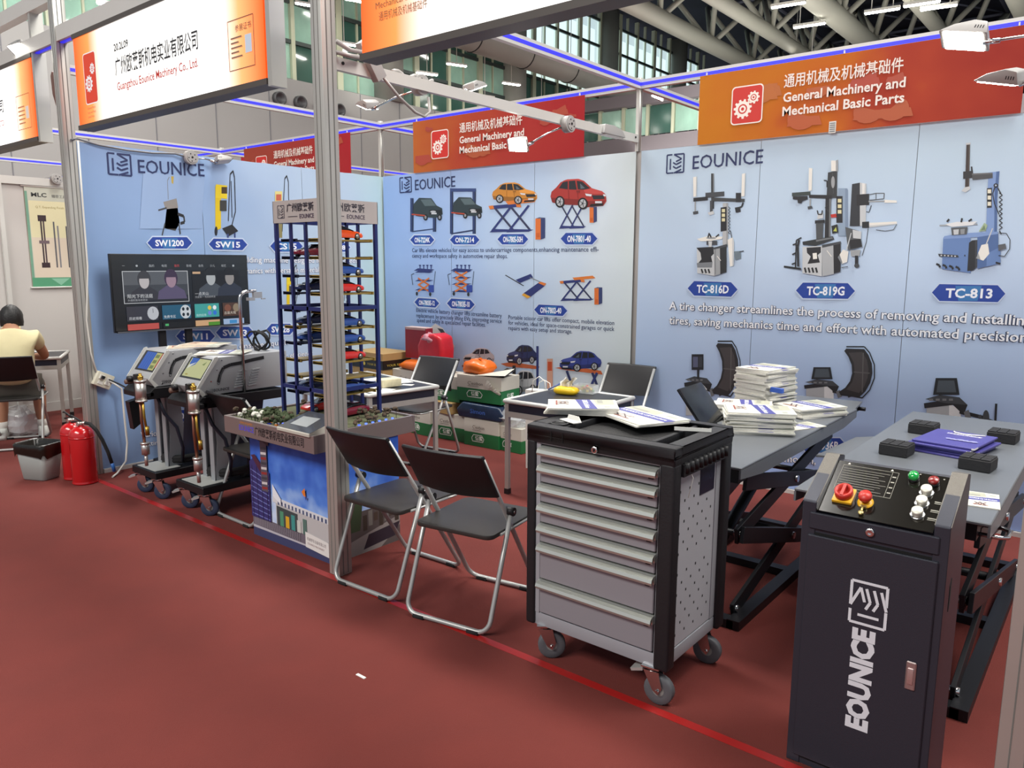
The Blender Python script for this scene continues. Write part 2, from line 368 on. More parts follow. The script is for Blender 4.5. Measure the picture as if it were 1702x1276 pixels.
# booth walls
wp = mat('white_wall_panel', '#bdbab6', .55, var=.03, scale=2)
struct('wall_back', B().box(-9, 9, 3.0, 3.03, 0, 2.5), wp)
struct('wall_side', B().box(-.03, .0, .04, 3.0, 0, 2.5), wp)
nb = struct('wall_neighbour', B().box(-3.03, -3.0, .04, 3.0, 0, 2.46), wp)
struct('baseboard_neighbour', B().box(-3.0, -2.985, .04, 3.0, 0, .1), alu_w)
struct('baseboard_left', B().box(0, .034, .05, 2.98, 0, .032), mat('white_trim', '#cfcdc8', .5))
struct('baseboard_back', B().box(.03, 9, 2.966, 3.0, 0, .03), MATS['white_trim'])
struct('trim_1', B().box(-3.0, -2.97, .05, 3, 2.42, 2.5).box(-3.0, -2.96, .46, .5, 0, 2.45), alu_w)
def post(x, y, z1, s, label):
    a = s * .3; h = s / 2
    o = thing('booth_post', label, 'post', (x, y, 0))
    B().prism([(-h, -h), (h, -h), (h, h), (-h, h)], 'xy', 0, z1).out('profile', alu, o, .006)
    g = B()
    for d in (-.18 * s, .18 * s): g.box(d - .0018, d + .0018, -h - .001, -h + .004, .01, z1 - .01).box(h - .004, h + .001, d - .003, d + .003, .01, z1 - .01).box(-h - .001, -h + .004, d - .003, d + .003, .01, z1 - .01)
    g.out('groove', mat('groove_dark', '#6a6a66', .6), o)
post(0, 0, 3.7, .085, 'tall aluminium corner post behind the red fire extinguishers')
post(3, 0, 3.7, .085, 'tall aluminium post in front of the model parking tower')
post(6.02, 0, 3.7, .1, 'wide aluminium post beside the dark control cabinet')
def rpost(x, y, z0, z1, label):
    o = thing('slim_post', label, 'post', (x, y, z0))
    B().cyl((0, 0, 0), (0, 0, z1 - z0), .022, n=8).out('tube', alu, o)
    B().box(-.012, .012, -.026, .026, 0, z1 - z0).out('ridge', alu_w, o)
rpost(.0, 3.0, 2.5, 3.05, 'slim post above the booth back left corner')
rpost(3.0, 3.0, 2.5, 3.05, 'slim post between the two orange wall signs')
rpost(-3.0, 3.0, 2.5, 3.05, 'slim post at the far end of the neighbouring booth')
NB = [2]
def beam(p0, p1, ledw=True, h=.066, w=.04):
    p0, p1 = Vector(p0), Vector(p1); d = (p1 - p0).normalized(); n = Vector((-d.y, d.x, 0)); b = B()
    def bar(bb, off0, off1, z0, z1):
        bb.add([q + n * o + Vector((0, 0, z)) for z in (z0, z1) for o in (off0, off1) for q in (p0, p1)], [(0, 1, 3, 2), (4, 6, 7, 5), (0, 4, 5, 1), (2, 3, 7, 6), (0, 2, 6, 4), (1, 5, 7, 3)])
    bar(b, -w / 2, w / 2, -h / 2, h / 2)
    NB[0] += 1; o = struct('trim_%d' % NB[0], b, alu_w)
    if ledw:
        s = B()
        for a in (-1, 1): bar(s, a * w / 2, a * (w / 2 + .002), -.012, .011)
        struct('light_strip', s, led, o)
    return o
beam((-9, 3, 3.0), (9, 3, 3.0))
for x in (-3, 0, 3, 6): beam((x, .05, 3.0), (x, 6.5 if x < 0 else 4.6, 3.0))
beam((-6, .05, 3.0), (-6, 2.9, 3.0))
def fbeam(z, x0, x1):
    o = beam((x0, 0, z), (x1, 0, z), False, .1, .07)
    s = B().box(x0, x1, -.012, .012, z - .056, z - .05); struct('light_strip', s, led, o)
fbeam(3.22, -6, 6.2); beam((-6, 0, 3.5), (0, 0, 3.5), False, .1, .07)
# flat cross bar that carries the arm lights
cb = struct('trim_20', B().box(2.985, 3.015, .04, 2.98, 2.565, 2.625), alu_w)
struct('bolt', B().cyl((3.015, .1, 2.6), (3.02, .1, 2.6), .008).cyl((3.015, 2.93, 2.6), (3.02, 2.93, 2.6), .008), black_mt, cb)

tape = tag(B().box(.12, 5.95, -.085, -.045, 0, .0012).out('floor_tape', mat('red_tape', '#9c1d1b', .32)), 'glossy red tape line along the booth front on the carpet', 'tape')
sc = tag(B().box(-.025, .025, -.006, .006, 0, .003).out('paper_scrap', paper), 'small white paper scrap lying on the red aisle carpet', 'scrap'); sc.location = on('z', .0, 600, 1124)

# ------------------------------------------------------------------ fascia light boxes
SIGN = ramp_mat('backlit_sign_face', [(0, '#e0571f'), (.1, '#eb8a48'), (.2, '#f6f4ee'), (.8, '#fafaf6'), (.9, '#eda066'), (1, '#e2571d')], 0, 0, 2.26, .5, emit=.95)
def fascia(x0, label, art):
    o = thing('fascia_sign', label, 'sign', (x0, -.03, 2.57))
    B().box(0, 2.26, 0, .09, 0, .57).out('light_box', SIGN, o)
    f = B().box(-.012, 2.272, -.006, .095, -.03, 0).box(-.012, 2.272, -.006, .095, .57, .6).out('edge_trim', mat('sign_edge', '#4a4540', .5), o)
    B().box(2.275, 2.31, .0, .09, -.04, 1.0).out('side_profile', alu, o)
    for hx in (.4, 1.8): B().box(hx, hx + .04, .02, .06, .6, .65).out('hanger', alu, o)
    a = Art((0, -.0, 0), (1, 0, 0), (0, 0, 1), (0, -1, 0)); art(a); a.out('print', BACKLIT, o)
def gears(a, u, v, w, h, c='#e8401c', fg='#fdfdfd'):
    def rr(x0, y0, x1, y1, r, col):
        pts = []
        for cx, cy, t0 in ((x1 - r, y1 - r, 0), (x0 + r, y1 - r, 90), (x0 + r, y0 + r, 180), (x1 - r, y0 + r, 270)):
            pts += [(cx + r * math.cos(R(t0 + k * 22.5)), cy + r * math.sin(R(t0 + k * 22.5))) for k in range(5)]
        a.poly(pts, col)
    rr(u, v, u + w, v + h, w * .12, fg); rr(u + w * .035, v + w * .035, u + w * .965, v + h - w * .035, w * .1, c)
    def gear(cx, cy, r, n, ph):
        pts = []
        for i in range(n):
            for d, k in ((-.3, .8), (-.2, 1), (.2, 1), (.3, .8)): t = 2 * math.pi * (i + d) / n + ph; pts.append((cx + r * k * math.cos(t), cy + r * k * math.sin(t)))
        a.poly(pts, fg); a.ell(cx, cy, r * .5, r * .5, c); a.ell(cx, cy, r * .36, r * .36, fg); a.ell(cx, cy, r * .17, r * .17, c)
    gear(u + w * .37, v + h * .40, w * .29, 11, .2); gear(u + w * .70, v + h * .67, w * .19, 9, 0)
def fas1(a):
    gears(a, .13, .12, .19, .33)
    for k in range(3): a.text('General Machinery and Mechanical Parts'[k * 13:k * 13 + 13].strip(), .15, .09 - k * .028, .015, '#8a6a55')
    a.text('20.2L09', .60, .395, .045, '#202020', bold=.02); a.text('广州欧莱斯机电实业有限公司', .60, .255, .085, '#202024', w=1.02, bold=.012)
    a.text('Guangzhou Eounice Machinery Co., Ltd.', .61, .155, .05, '#c2372e', w=1.0, bold=.01)
    bx = [(1.93, .08), (2.17, .08), (2.17, .33), (1.93, .33), (1.93, .08)]; a.line(bx, .004, '#5a4033')
    a.text('参展证书', 2.0, .27, .028, '#5a4033')
    for k in range(5): a.rect(1.955, .14 + k * .024, 2.06 - (k % 2) * .03, .148 + k * .024, '#8a6a55')
    a.rect(2.09, .15, 2.15, .24, '#cfd6e4')
fascia(.3, 'lit fascia sign with the company name and orange ends', fas1)
def fas2(a):
    gears(a, .13, .26, .30, .33)
    a.text('General Machinery and', .1, .215, .028, '#8a6038', w=.36); a.text('Mechanical Basic Parts', .1, .17, .028, '#8a6038', w=.36); a.text('通用机械及机械基础件', .12, .12, .03, '#8a6038', w=.3)
fascia(3.315, 'lit fascia sign at top centre cut by the frame', fas2)
def fas0(a):
    a.text('机电有限公司', 1.0, .26, .08, '#202024', w=.62, bold=.012); a.text('MACHINERY CO.,LTD.', 1.0, .15, .045, '#c2372e', w=.62)
    a.line([(1.9, .08), (2.17, .08), (2.17, .33), (1.9, .33), (1.9, .08)], .004, '#8a5a3a')
    for k in range(5): a.rect(1.93, .12 + k * .03, 2.06, .13 + k * .03, '#c98a60')
    a.rect(2.08, .15, 2.14, .24, '#e9d9cf')
fascia(-2.72, 'lit fascia sign of the left neighbouring booth', fas0)

# ------------------------------------------------------------------ orange fabric signs above the back wall
FAB = ramp_mat('orange_print_fabric', [(0, '#c0741c'), (.42, '#bd6420'), (.66, '#a9402a'), (1, '#962e25')], 0, 0, 2, .8, noise=.75, nscale=2.6)
FAB2 = ramp_mat('red_print_fabric', [(0, '#b3602a'), (.3, '#ab4527'), (.6, '#a3332a'), (1, '#9e2026')], 0, 0, 2, .8, noise=.5, nscale=2.6)
FAB3 = ramp_mat('dark_red_fabric', [(0, '#96402c'), (.4, '#98352b'), (1, '#a11c26')], 0, 0, 2, .8, noise=.4, nscale=2.4)
def fabric(x0, fab, label):
    o = thing('fabric_sign', label, 'sign', (x0, 2.955, 2.5))
    B().box(0, 2.0, 0, .004, 0, .48).out('cloth', fab, o)
    a = Art((0, -.0005, 0), (1, 0, 0), (0, 0, 1), (0, -1, 0))
    random.seed(int(x0 * 10) + 50)
    for k in range(9):
        x, y, r = random.uniform(.05, 1.9), random.uniform(.06, .42), random.uniform(.03, .13); r = min(r, y - .01, .47 - y, x - .01, 1.99 - x); cc = random.choice(('#bf7426', '#b8602a', '#a8462c', '#b04f2a', '#b4452c'))
        if r < .02: continue
        cc = tuple(p * .72 + q * .28 for p, q in zip(L(('#b5681d', '#b0561f', '#a63b27', '#992f26')[min(3, int(x * 2))] if fab is FAB else '#a03a28'), L(cc)))
        a.poly([(x + r * math.cos(t), y + r * .8 * math.sin(t)) for t in [i * math.pi / 8 + .2 for i in range(k % 4 + 6, k % 4 + 16)]], cc); a.poly([(max(.01, x - r), max(.01, y - r * .5)), (min(1.99, x + r * 1.3), max(.01, y - r * .6)), (min(1.99, x + r * 1.1), y), (max(.01, x - r * .8), y + r * .1)], cc)
    gears(a, .25, .11, .23, .26, '#c8281c', '#efe6dc')
    a.text('通用机械及机械基础件', .62, .325, .07, '#eadfd6', w=.74, bold=.012)
    a.text('General Machinery and', .62, .225, .062, '#eadfd6', w=.76, bold=.022); a.text('Mechanical Basic Parts', .62, .135, .062, '#eadfd6', w=.76, bold=.022)
    a.out('print', INK, o)
    c = B()
    for x in (.05, 1.0, 1.95): c.box(x - .004, x + .004, -.002, .006, .48, .5)
    c.out('tie', white_pl, o)
fabric(.52, FAB2, 'red and orange fabric sign over the car lift banner')
fabric(3.525, FAB, 'orange fabric sign over the tire changer banner')
fabric(-2.43, FAB3, 'dark red fabric sign over the neighbouring booth back wall')
st = thing('paper_sticker', 'small printed white sticker at the orange sign bottom edge', 'sticker', (4.46, 2.953, 2.49))
B().box(0, .045, 0, .001, 0, .075).out('backing', paper, st)
a = Art((0, -.0002, 0), (1, 0, 0), (0, 0, 1), (0, -1, 0))
for k in range(5): a.rect(.005, .008 + k * .013, .04, .014 + k * .013, '#70747a')
a.out('print', INK, st)
rc = tag(B().box(-10.6, -10.0, 8, 8.04, 0, 4.2).out('red_banner', mat('red_cloth', '#a3202a', .8)), 'plain red banner far behind the left lit sign', 'banner')
# ------------------------------------------------------------------ printed wall banners
BAN1 = ramp_mat('banner_blue_welding', [(0, '#86a3cc'), (.3, '#93b0d8'), (.55, '#abc2de'), (.8, '#b4c9dc'), (1, '#b4cfd2')], 1, 0, 3, .35, noise=.45, nscale=1.1, spec=.4)
BAN2 = ramp_mat('banner_blue_lifts', [(0, '#92b2e4'), (.35, '#a4c0e8'), (.65, '#bcd2ea'), (.85, '#d2dfe8'), (1, '#cfdcde')], 0, 0, 3, .35, noise=.4, nscale=1.0, spec=.4)
BAN3 = ramp_mat('banner_blue_changers', [(0, '#9ab6e8'), (.3, '#b0c8ea'), (.6, '#bfd3ec'), (1, '#bdd2e2')], 2, 0, 2.5, .35, noise=.35, nscale=1.0, spec=.4)
class Prints:
    def __init__(s, f): s.f, s.l = f, []
    def new(s, nm): a = s.f(); s.l.append((nm, a)); return a
    def draw(s, fn, *ar, nm='machine_print', **k): fn(s.new(nm), *ar, **k)
def banner(label, m, axis, lo, art):
    o = thing('wall_banner', label, 'banner', (0, 0, 0))
    for i in range(3):
        a0, a1 = lo + i + .0015, lo + i + .9985
        if i == 0: a0 = lo + .045
        b = B(); n = 10
        vs, fs = [], []
        for k in range(n + 1):
            for j in range(n + 1):
                a = a0 + (a1 - a0) * k / n; z = .034 + (2.5 - .034 - (.0 if axis == 'y' else (k % 3) * .002)) * j / n
                d = .004 * math.sin(k * 1.7 + j * .9 + i) ** 2 if 0 < k < n and 0 < j < n else 0
                vs.append((a, 2.977 + d, z) if axis == 'y' else (.023 - d, a, z))
        for k in range(n):
            for j in range(n):
                q = (k * (n + 1) + j, (k + 1) * (n + 1) + j, (k + 1) * (n + 1) + j + 1, k * (n + 1) + j + 1); fs.append(q if axis == 'y' else q)
        b.add(vs, fs, 0, True); b.out('fabric_strip', m, o)
    for nm, a in art: a.out(nm, INK, o)
    return o
NAVY = '#23305e'
def badge(a, x0, y0, x1, y1, t, fs=.55, tilt=0, tc='#eef2fa'):
    h = y1 - y0; k = h * .45
    for e, c in ((2.2, '#c3d3ea'), (0, '#24449c')):
        p = [(x0 - e, (y0 + y1) / 2 - tilt / 2), (x0 + k - e * .4, y0 - e - tilt / 2), (x1 - k + e * .4, y0 - e + tilt / 2), (x1 + e, (y0 + y1) / 2 + tilt / 2), (x1 - k + e * .4, y1 + e + tilt / 2), (x0 + k - e * .4, y1 + e - tilt / 2)]
        a.poly([a.px(*q) for q in p], c, True)
    m = (x0 + x1) / 2
    a.poly([a.px(m - (x1 - x0) * .18, y0 + 2), a.px(m + (x1 - x0) * .18, y0 + 2), a.px(m + (x1 - x0) * .12, y1 - 1), a.px(m - (x1 - x0) * .14, y1 - 1)], '#3b78b4', True)
    hp = h * fs; w = (x1 - x0) * .64
    a.tpx(t, m - w / 2, y1 - (h - hp) / 2 - tilt * .3, m + w / 2, y1 - (h - hp) / 2 + tilt * .3, hp, tc, .03)
def emblem(a, x0, y0, x1, y1):                # logo between photo pixels
    u0, v0 = a.px(x0, y1); u1, v1 = a.px(x1, y0); v1b = a.px(x0, y0)[1]
    a.logo(u0, v0, u1 - u0, v1b - v0, NAVY)
BK, DG, MG, LG = '#26282c', '#43474c', '#7a7f84', '#c9cdd2'
def car(a, f, body, dark='#20242a', flip=False):
    a.frame(*f); X = (lambda p: [(1 - x, y) for x, y in p]) if flip else (lambda p: p)
    c = L(body); lo = tuple(v * .55 for v in c[:3]) + (1,); hi = tuple(min(1, v * 1.35 + .02) for v in c[:3]) + (1,)
    def P(p, k): a.poly(X(p), k)
    P([(.03, .20), (.0, .40), (.02, .56), (.10, .70), (.18, .88), (.30, .98), (.50, 1.0), (.60, .93), (.74, .68), (.92, .58), (.99, .46), (1, .24), (.94, .08), (.66, .04), (.50, .10), (.14, .14)], body)
    P([(.03, .20), (.01, .36), (.50, .30), (.62, .24), (.98, .26), (.94, .08), (.66, .04), (.50, .10), (.14, .14)], lo)
    P([(.58, .66), (.74, .68), (.92, .58), (.97, .50), (.80, .48), (.62, .52)], hi); P([(.22, .93), (.30, .98), (.50, 1.0), (.58, .94), (.46, .95), (.30, .93)], hi)
    P([(.15, .68), (.22, .88), (.31, .92), (.31, .64)], dark); P([(.33, .64), (.33, .92), (.44, .94), (.47, .63)], dark); P([(.49, .64), (.47, .93), (.57, .90), (.71, .67), (.60, .63)], dark); P([(.54, .66), (.53, .84), (.62, .68)], '#5a6670')
    P([(.74, .44), (.95, .44), (.97, .32), (.77, .30)], dark if body != dark else MG); P([(.62, .50), (.74, .47), (.73, .40), (.64, .42)], '#d9dde2'); P([(.94, .48), (.99, .46), (.99, .40), (.95, .41)], '#d9dde2'); P([(.80, .24), (.92, .24), (.92, .17), (.80, .17)], '#d2d5da'); P([(.72, .14), (.95, .17), (.93, .09), (.70, .06)], '#17181a')
    P([(.46, .60), (.53, .61), (.53, .53), (.47, .53)], lo); a.line(X([(.32, .62), (.33, .26)]), .008, lo); a.line(X([(.48, .60), (.50, .28)]), .008, lo)
    for x, y, rx in ((.17, .22, .085), (.58, .16, .09)):
        q = X([(x, y)])[0]; a.ell(q[0], q[1], rx, .20, '#141517'); a.ell(q[0], q[1], rx * .68, .145, '#b4b8bc')
        for k in range(5): t = 2 * math.pi * k / 5; a.line([q, (q[0] + rx * .62 * math.cos(t), q[1] + .13 * math.sin(t))], .014, '#45484c')
        a.ell(q[0], q[1], rx * .2, .04, '#3a3c40', 8)
    a.fr = None
def scissor_lift(a, f, dk='#2a3672', ac='#d97b32', top=True):
    a.frame(*f)
    for dx in (0, .36):
        a.line([(.08 + dx, .05), (.5 + dx, .80)], .05, dk); a.line([(.52 + dx, .08), (.1 + dx, .78)], .05, '#353b58')
        a.poly([(.02 + dx, .0), (.5 + dx, .02), (.6 + dx, .08), (.1 + dx, .1)], dk)
    if top:
        a.poly([(0, .78), (.62, .86), (.66, .76), (.04, .68)], dk); a.poly([(.36, .92), (.92, 1), (1, .9), (.42, .82)], ac); a.poly([(0, .78), (.1, .8), (.12, .70), (.03, .68)], ac); a.poly([(.58, .86), (.68, .85), (.7, .74), (.6, .75)], ac)
    a.fr = None
def power_box(a, f):
    a.frame(*f); a.rect(0, 0, .55, .94, '#d9712e'); a.poly([(.55, 0), (1, .08), (1, .98), (.55, .94)], '#33406e'); a.poly([(0, .94), (.4, 1), (1, .98), (.55, .94)], '#56627f'); a.rect(.1, .1, .45, .3, '#c85e22'); a.fr = None
def two_post(a, f, bar):
    a.frame(*f)
    for x in (.0, .78): a.rect(x, .02, x + .11, .98 if bar or x == 0 else .55, '#2c3f6c'); a.rect(x + .07, .02, x + .11, .96 if bar or x == 0 else .5, '#1c2746')
    if bar: a.rect(0, .93, .9, 1, '#33477a')
    a.line([(.05, .02), (.84, .1)], .03, '#26345c'); a.fr = None
    x0, y0, x1, y1 = f; w, h = x1 - x0, y1 - y0
    a.frame(x0 + w * .1, y0 + h * (.18 if bar else .0), x1 + w * .12, y0 + h * .62)
    a.poly([(0, .3), (.02, .7), (.2, .98), (.62, .96), (.8, .62), (.98, .5), (1, .22), (.75, .04), (.1, .14)], '#2b3a3e'); a.poly([(.25, .9), (.6, .92), (.78, .62), (.4, .6)], '#56686c')
    a.poly([(.55, .42), (.95, .42), (.97, .25), (.56, .2)], '#161a1c'); a.ell(.68, .34, .1, .05, '#b7bcc0', 10); a.rect(.62, .22, .8, .29, '#c8ccd0')
    for x in (.42, .9): a.ell(x, .08, .075, .15, '#121314'); a.ell(x, .08, .035, .08, '#8d9194')
    a.line([(-.05, .22), (.4, .16)], .06, '#b2452c'); a.fr = None
def battery_lift(a, f, two):
    a.frame(*f)
    for z in ((.1, .42, .72) if not two else (.05, .30, .52, .74)): a.poly([(.05, z + .02), (.75, z), (.95, z + .05), (.25, z + .08)], '#2a3672')
    for k in range(3 if two else 2):
        z = .08 + k * .22; a.line([(.2, z), (.75, z + .24)], .055, '#d97b32'); a.line([(.75, z), (.2, z + .24)], .055, '#c96a2a')
    a.poly([(.0, .8), (.8, .77), (1, .84), (.2, .88)], '#2a3672')
    for x in (.3, .48, .66, .84): a.rect(x - .02, .86, x + .02, .98, '#2a3672'); a.rect(x - .05, .96, x + .05, 1, '#2a3672')
    a.rect(.72, .05, .98, .3, '#304aa0'); a.line([(.98, .3), (1.05, .78)], .02, BK); a.line([(-.05, .3), (-.12, .66), (.02, .7)], .02, BK); a.ell(.15, .0, .05, .07, BK); a.ell(.8, -.02, .05, .07, BK); a.fr = None
def balancer(a, f, hood, screen):
    a.frame(*f)
    a.rect(.0, 0, .34, .50, '#a9adb0'); a.poly([(.34, 0), (.52, 0), (.52, .42), (.34, .50)], '#d9dbdc'); a.poly([(.40, .05), (.52, .05), (.52, .22), (.40, .16)], '#2a2c2f')
    a.poly([(-.04, .50), (.3, .54), (.62, .48), (.56, .36), (.40, .48), (-.03, .44)], BK); a.poly([(-.02, .55), (.2, .60), (.5, .57), (.62, .48), (.3, .5)], DG)
    for k in range(4): a.rect(.04 + k * .1, .53, .10 + k * .1, .555, '#77797c')
    a.line([(.5, .40), (.86, .33)], .045, BK); a.line([(.6, .41), (.64, .3)], .08, '#6c6f72'); a.line([(.8, .36), (.82, .30)], .05, DG)
    if screen: a.rect(.27, .56, .32, .72, BK); a.rect(.14, .70, .42, .94, '#23252b'); a.rect(.17, .74, .29, .90, '#5a5f7a'); a.rect(.31, .74, .39, .90, '#3a3d44')
    else: a.poly([(.1, .60), (.5, .60), (.46, .80), (.14, .80)], '#25282c'); a.poly([(.15, .63), (.45, .63), (.42, .77), (.18, .77)], '#4b545c')
    if hood:
        pts = [(.72, 1.1), (1.12, 1.1)] + [(1.16 + .10 * math.sin(t), 1.06 - .75 * (1 - math.cos(t)) / 2) for t in [k * math.pi / 8 for k in range(9)]] + [(.62, .36)] + [(.74 + .04 * math.sin(t) + .08 * math.sin(2 * t), .40 + .66 * k / 8) for k, t in enumerate([k * math.pi / 8 for k in range(9)])]
        a.poly([(.72, 1.07), (.80, .97), (.86, .84), (.87, .70), (.83, .57), (.74, .46), (.62, .39), (.66, .33), (1.0, .30), (1.12, .40), (1.21, .54), (1.25, .70), (1.24, .86), (1.18, 1.0), (1.10, 1.10), (.76, 1.11)], '#2b2a2c')
        a.poly([(.80, 1.04), (.90, .88), (.92, .70), (.87, .55), (.76, .43), (1.0, .37), (1.10, .48), (1.16, .62), (1.18, .76), (1.15, .92), (1.06, 1.05)], '#454142')
        a.line([(.9, .72), (1.2, .70)], .02, '#595757'); a.line([(1.08, 1.04), (1.06, .38)], .02, '#5f5d5c'); a.line([(.64, .36), (1.06, .29), (1.2, .42), (1.29, .62), (1.29, .84), (1.2, 1.04), (1.1, 1.14), (.76, 1.14)], .022, BK)
    else:
        a.line([(.86, .33), (1.02, .28)], .03, BK); a.ell(.9, .33, .05, .09, DG)
        for an in (80, 200, 320): a.line([(1.04, .28), (1.04 + .08 * math.cos(R(an)), .28 + .22 * math.sin(R(an)))], .035, BK)
    a.fr = None
def tire_changer(a, o, kind):
    """o = photo pixel of the drawing's corner; shapes in a 2.61x enlarged frame of the photo"""
    def P(c, *pts): a.poly([a.px(o[0] + x / 2.61, o[1] + y / 2.61) for x, y in pts], c, True)
    def Q(c, x0, y0, x1, y1): P(c, (x0, y0), (x1, y0), (x1, y1), (x0, y1))
    def E(c, x, y, rx, ry, n=18): P(c, *[(x + rx * math.cos(2 * math.pi * k / n), y + ry * math.sin(2 * math.pi * k / n)) for k in range(n)])
    def N(c, w, *pts):
        for (x0, y0), (x1, y1) in zip(pts, pts[1:]):
            l = math.hypot(x1 - x0, y1 - y0) or 1; nx, ny = -(y1 - y0) / l * w / 2, (x1 - x0) / l * w / 2; P(c, (x0 + nx, y0 + ny), (x0 - nx, y0 - ny), (x1 - nx, y1 - ny), (x1 + nx, y1 + ny))
    WH, S1, S2, S3 = '#e6e4dc', '#c3c7c9', '#9b9fa2', '#6f7376'
    if kind == 0:
        Q('#b4b7b8', 395, 280, 414, 462); Q(S2, 410, 280, 418, 462); P(BK, (386, 300), (412, 296), (412, 400), (386, 404))
        for k in range(3): Q('#d9d2a8', 391, 306 + k * 20, 405, 320 + k * 20)
        Q(BK, 345, 152, 357, 305); Q(S3, 352, 152, 357, 250); P(DG, (320, 236), (402, 230), (402, 250), (320, 258)); P(BK, (268, 258), (330, 252), (330, 268), (268, 274)); P('#3d4144', (345, 256), (490, 262), (490, 276), (345, 272)); Q(BK, 452, 236, 474, 276)
        P(WH, (267, 168), (284, 165), (282, 252), (268, 254)); P(S1, (280, 166), (284, 165), (282, 252), (278, 252)); P(WH, (479, 154), (495, 150), (491, 250), (476, 252)); P(S1, (491, 151), (495, 150), (491, 250), (488, 250))
        Q(S2, 273, 274, 279, 318); P(DG, (266, 318), (288, 314), (290, 326), (268, 330)); Q(DG, 340, 270, 352, 322); P(S1, (330, 322), (356, 314), (358, 328), (338, 334)); N(BK, 7, (484, 278), (478, 296), (456, 304)); P(BK, (448, 300), (470, 296), (474, 318), (452, 322))
        N('#2b2d30', 2.5, *[(420 + 8 * (k % 2), 296 + k * 7) for k in range(18)])
        P(WH, (284, 436), (330, 424), (396, 426), (392, 436), (332, 446), (300, 446)); E(S2, 346, 432, 22, 5); N(BK, 6, (332, 430), (338, 410)); N(BK, 6, (366, 428), (380, 416)); N(BK, 6, (346, 430), (340, 416)); Q(DG, 326, 444, 372, 462); P(S1, (334, 446), (350, 446), (348, 476), (336, 476))
        P(S1, (284, 480), (358, 474), (360, 596), (286, 584)); P(BK, (282, 474), (356, 470), (358, 500), (346, 512), (352, 540), (284, 548), (304, 524), (300, 496)); P(MG, (284, 540), (352, 536), (350, 560), (286, 560)); P(S2, (358, 472), (386, 468), (386, 588), (360, 596)); P('#2b2f31', (384, 468), (412, 466), (412, 580), (386, 588)); P(DG, (356, 474), (414, 458), (416, 468), (358, 482)); N(WH, 3, (372, 510), (388, 530)); N(S3, 3, (364, 480), (364, 590))
        for k in range(3): N(BK, 7, (304 + k * 15, 566), (310 + k * 15, 584))
        P(WH, (418, 440), (440, 428), (446, 450), (444, 552), (428, 556)); P(S1, (438, 430), (446, 450), (444, 552), (438, 552)); P('#6c7a84', (446, 490), (474, 488), (476, 520), (450, 528)); N(BK, 4, (470, 492), (488, 488)); N(BK, 3, (430, 400), (436, 432))
    if kind == 1:
        Q('#8ea2b8', 896, 216, 936, 424); P('#7d90a8', (926, 216), (938, 222), (938, 424), (926, 424)); Q(BK, 888, 250, 915, 366)
        for k in range(3): Q('#d9d2a8', 894, 262 + k * 24, 910, 278 + k * 24)
        P('#30343a', (956, 198), (990, 192), (990, 380), (946, 380)); P(S1, (990, 192), (1018, 196), (1016, 376), (990, 380)); P('#e2e2de', (1000, 194), (1012, 195), (1010, 240), (1000, 240)); P(BK, (976, 244), (1030, 240), (1030, 288), (976, 292))
        N('#55595c', 3.5, (1030, 244), (1060, 238), (1096, 238), (1094, 262), (1032, 268)); N('#55595c', 3, (1060, 238), (1060, 264)); P(WH, (1096, 266), (1150, 269), (1150, 279), (1096, 279)); N(S2, 6, (1028, 274), (1098, 272)); N(BK, 3, (1040, 290), (1030, 320), (1018, 318)); P(BK, (1000, 362), (1030, 360), (1030, 388), (1000, 388)); P(WH, (1030, 366), (1150, 360), (1152, 372), (1032, 386)); P(S1, (1030, 378), (1150, 369), (1152, 372), (1032, 386)); N('#3a3d40', 2.5, (1150, 372), (1136, 396), (1100, 402), (1060, 396)); N('#3a3d40', 2.5, (1026, 390), (1018, 450), (1000, 508))
        P('#35393c', (852, 148), (892, 140), (890, 258), (846, 258)); Q(WH, 866, 96, 894, 142); P(S2, (886, 96), (896, 92), (896, 140), (886, 142)); N(BK, 5, (834, 182), (848, 184), (848, 212)); P(BK, (842, 250), (866, 250), (862, 432), (838, 432)); P(S3, (858, 256), (866, 254), (862, 432), (856, 432)); N('#4b4f52', 3, (872, 150), (876, 240)); E(S2, 874, 190, 8, 26)
        P('#3a4544', (696, 236), (776, 230), (776, 246), (696, 252)); P(BK, (770, 244), (868, 246), (868, 262), (770, 258)); P(BK, (700, 252), (764, 250), (764, 264), (742, 272), (736, 282), (722, 280), (720, 266), (700, 264)); P(WH, (770, 128), (785, 130), (782, 226), (768, 228)); Q(S2, 772, 262, 778, 296); P(DG, (764, 296), (782, 292), (786, 304), (766, 308)); P('#b8322c', (864, 330), (888, 326), (890, 342), (866, 344)); N('#3a3d40', 3, (850, 290), (840, 300), (856, 318))
        P(S1, (808, 326), (832, 322), (832, 346), (806, 350)); N(BK, 5, (806, 312), (810, 330), (826, 330), (828, 312)); P(BK, (796, 356), (838, 352), (838, 366), (796, 370)); P('#4b4f52', (800, 370), (832, 366), (830, 436), (802, 438)); P('#2f3436', (742, 448), (874, 424), (880, 438), (800, 466), (744, 462)); P(S3, (800, 440), (872, 428), (874, 434), (802, 448))
        P(S1, (742, 470), (826, 466), (826, 598), (742, 584)); P(BK, (760, 474), (822, 470), (822, 494), (808, 506), (818, 538), (764, 544), (778, 512), (762, 496)); P(WH, (786, 498), (804, 496), (806, 522), (788, 524)); P('#a9adb0', (826, 466), (878, 462), (878, 588), (828, 598)); P(BK, (876, 462), (908, 452), (906, 578), (878, 586)); N(WH, 3, (848, 486), (868, 512)); P(DG, (826, 462), (908, 446), (910, 456), (828, 474))
        for k in range(4): N(BK, 8, (752 + k * 16, 560), (758 + k * 16, 582))
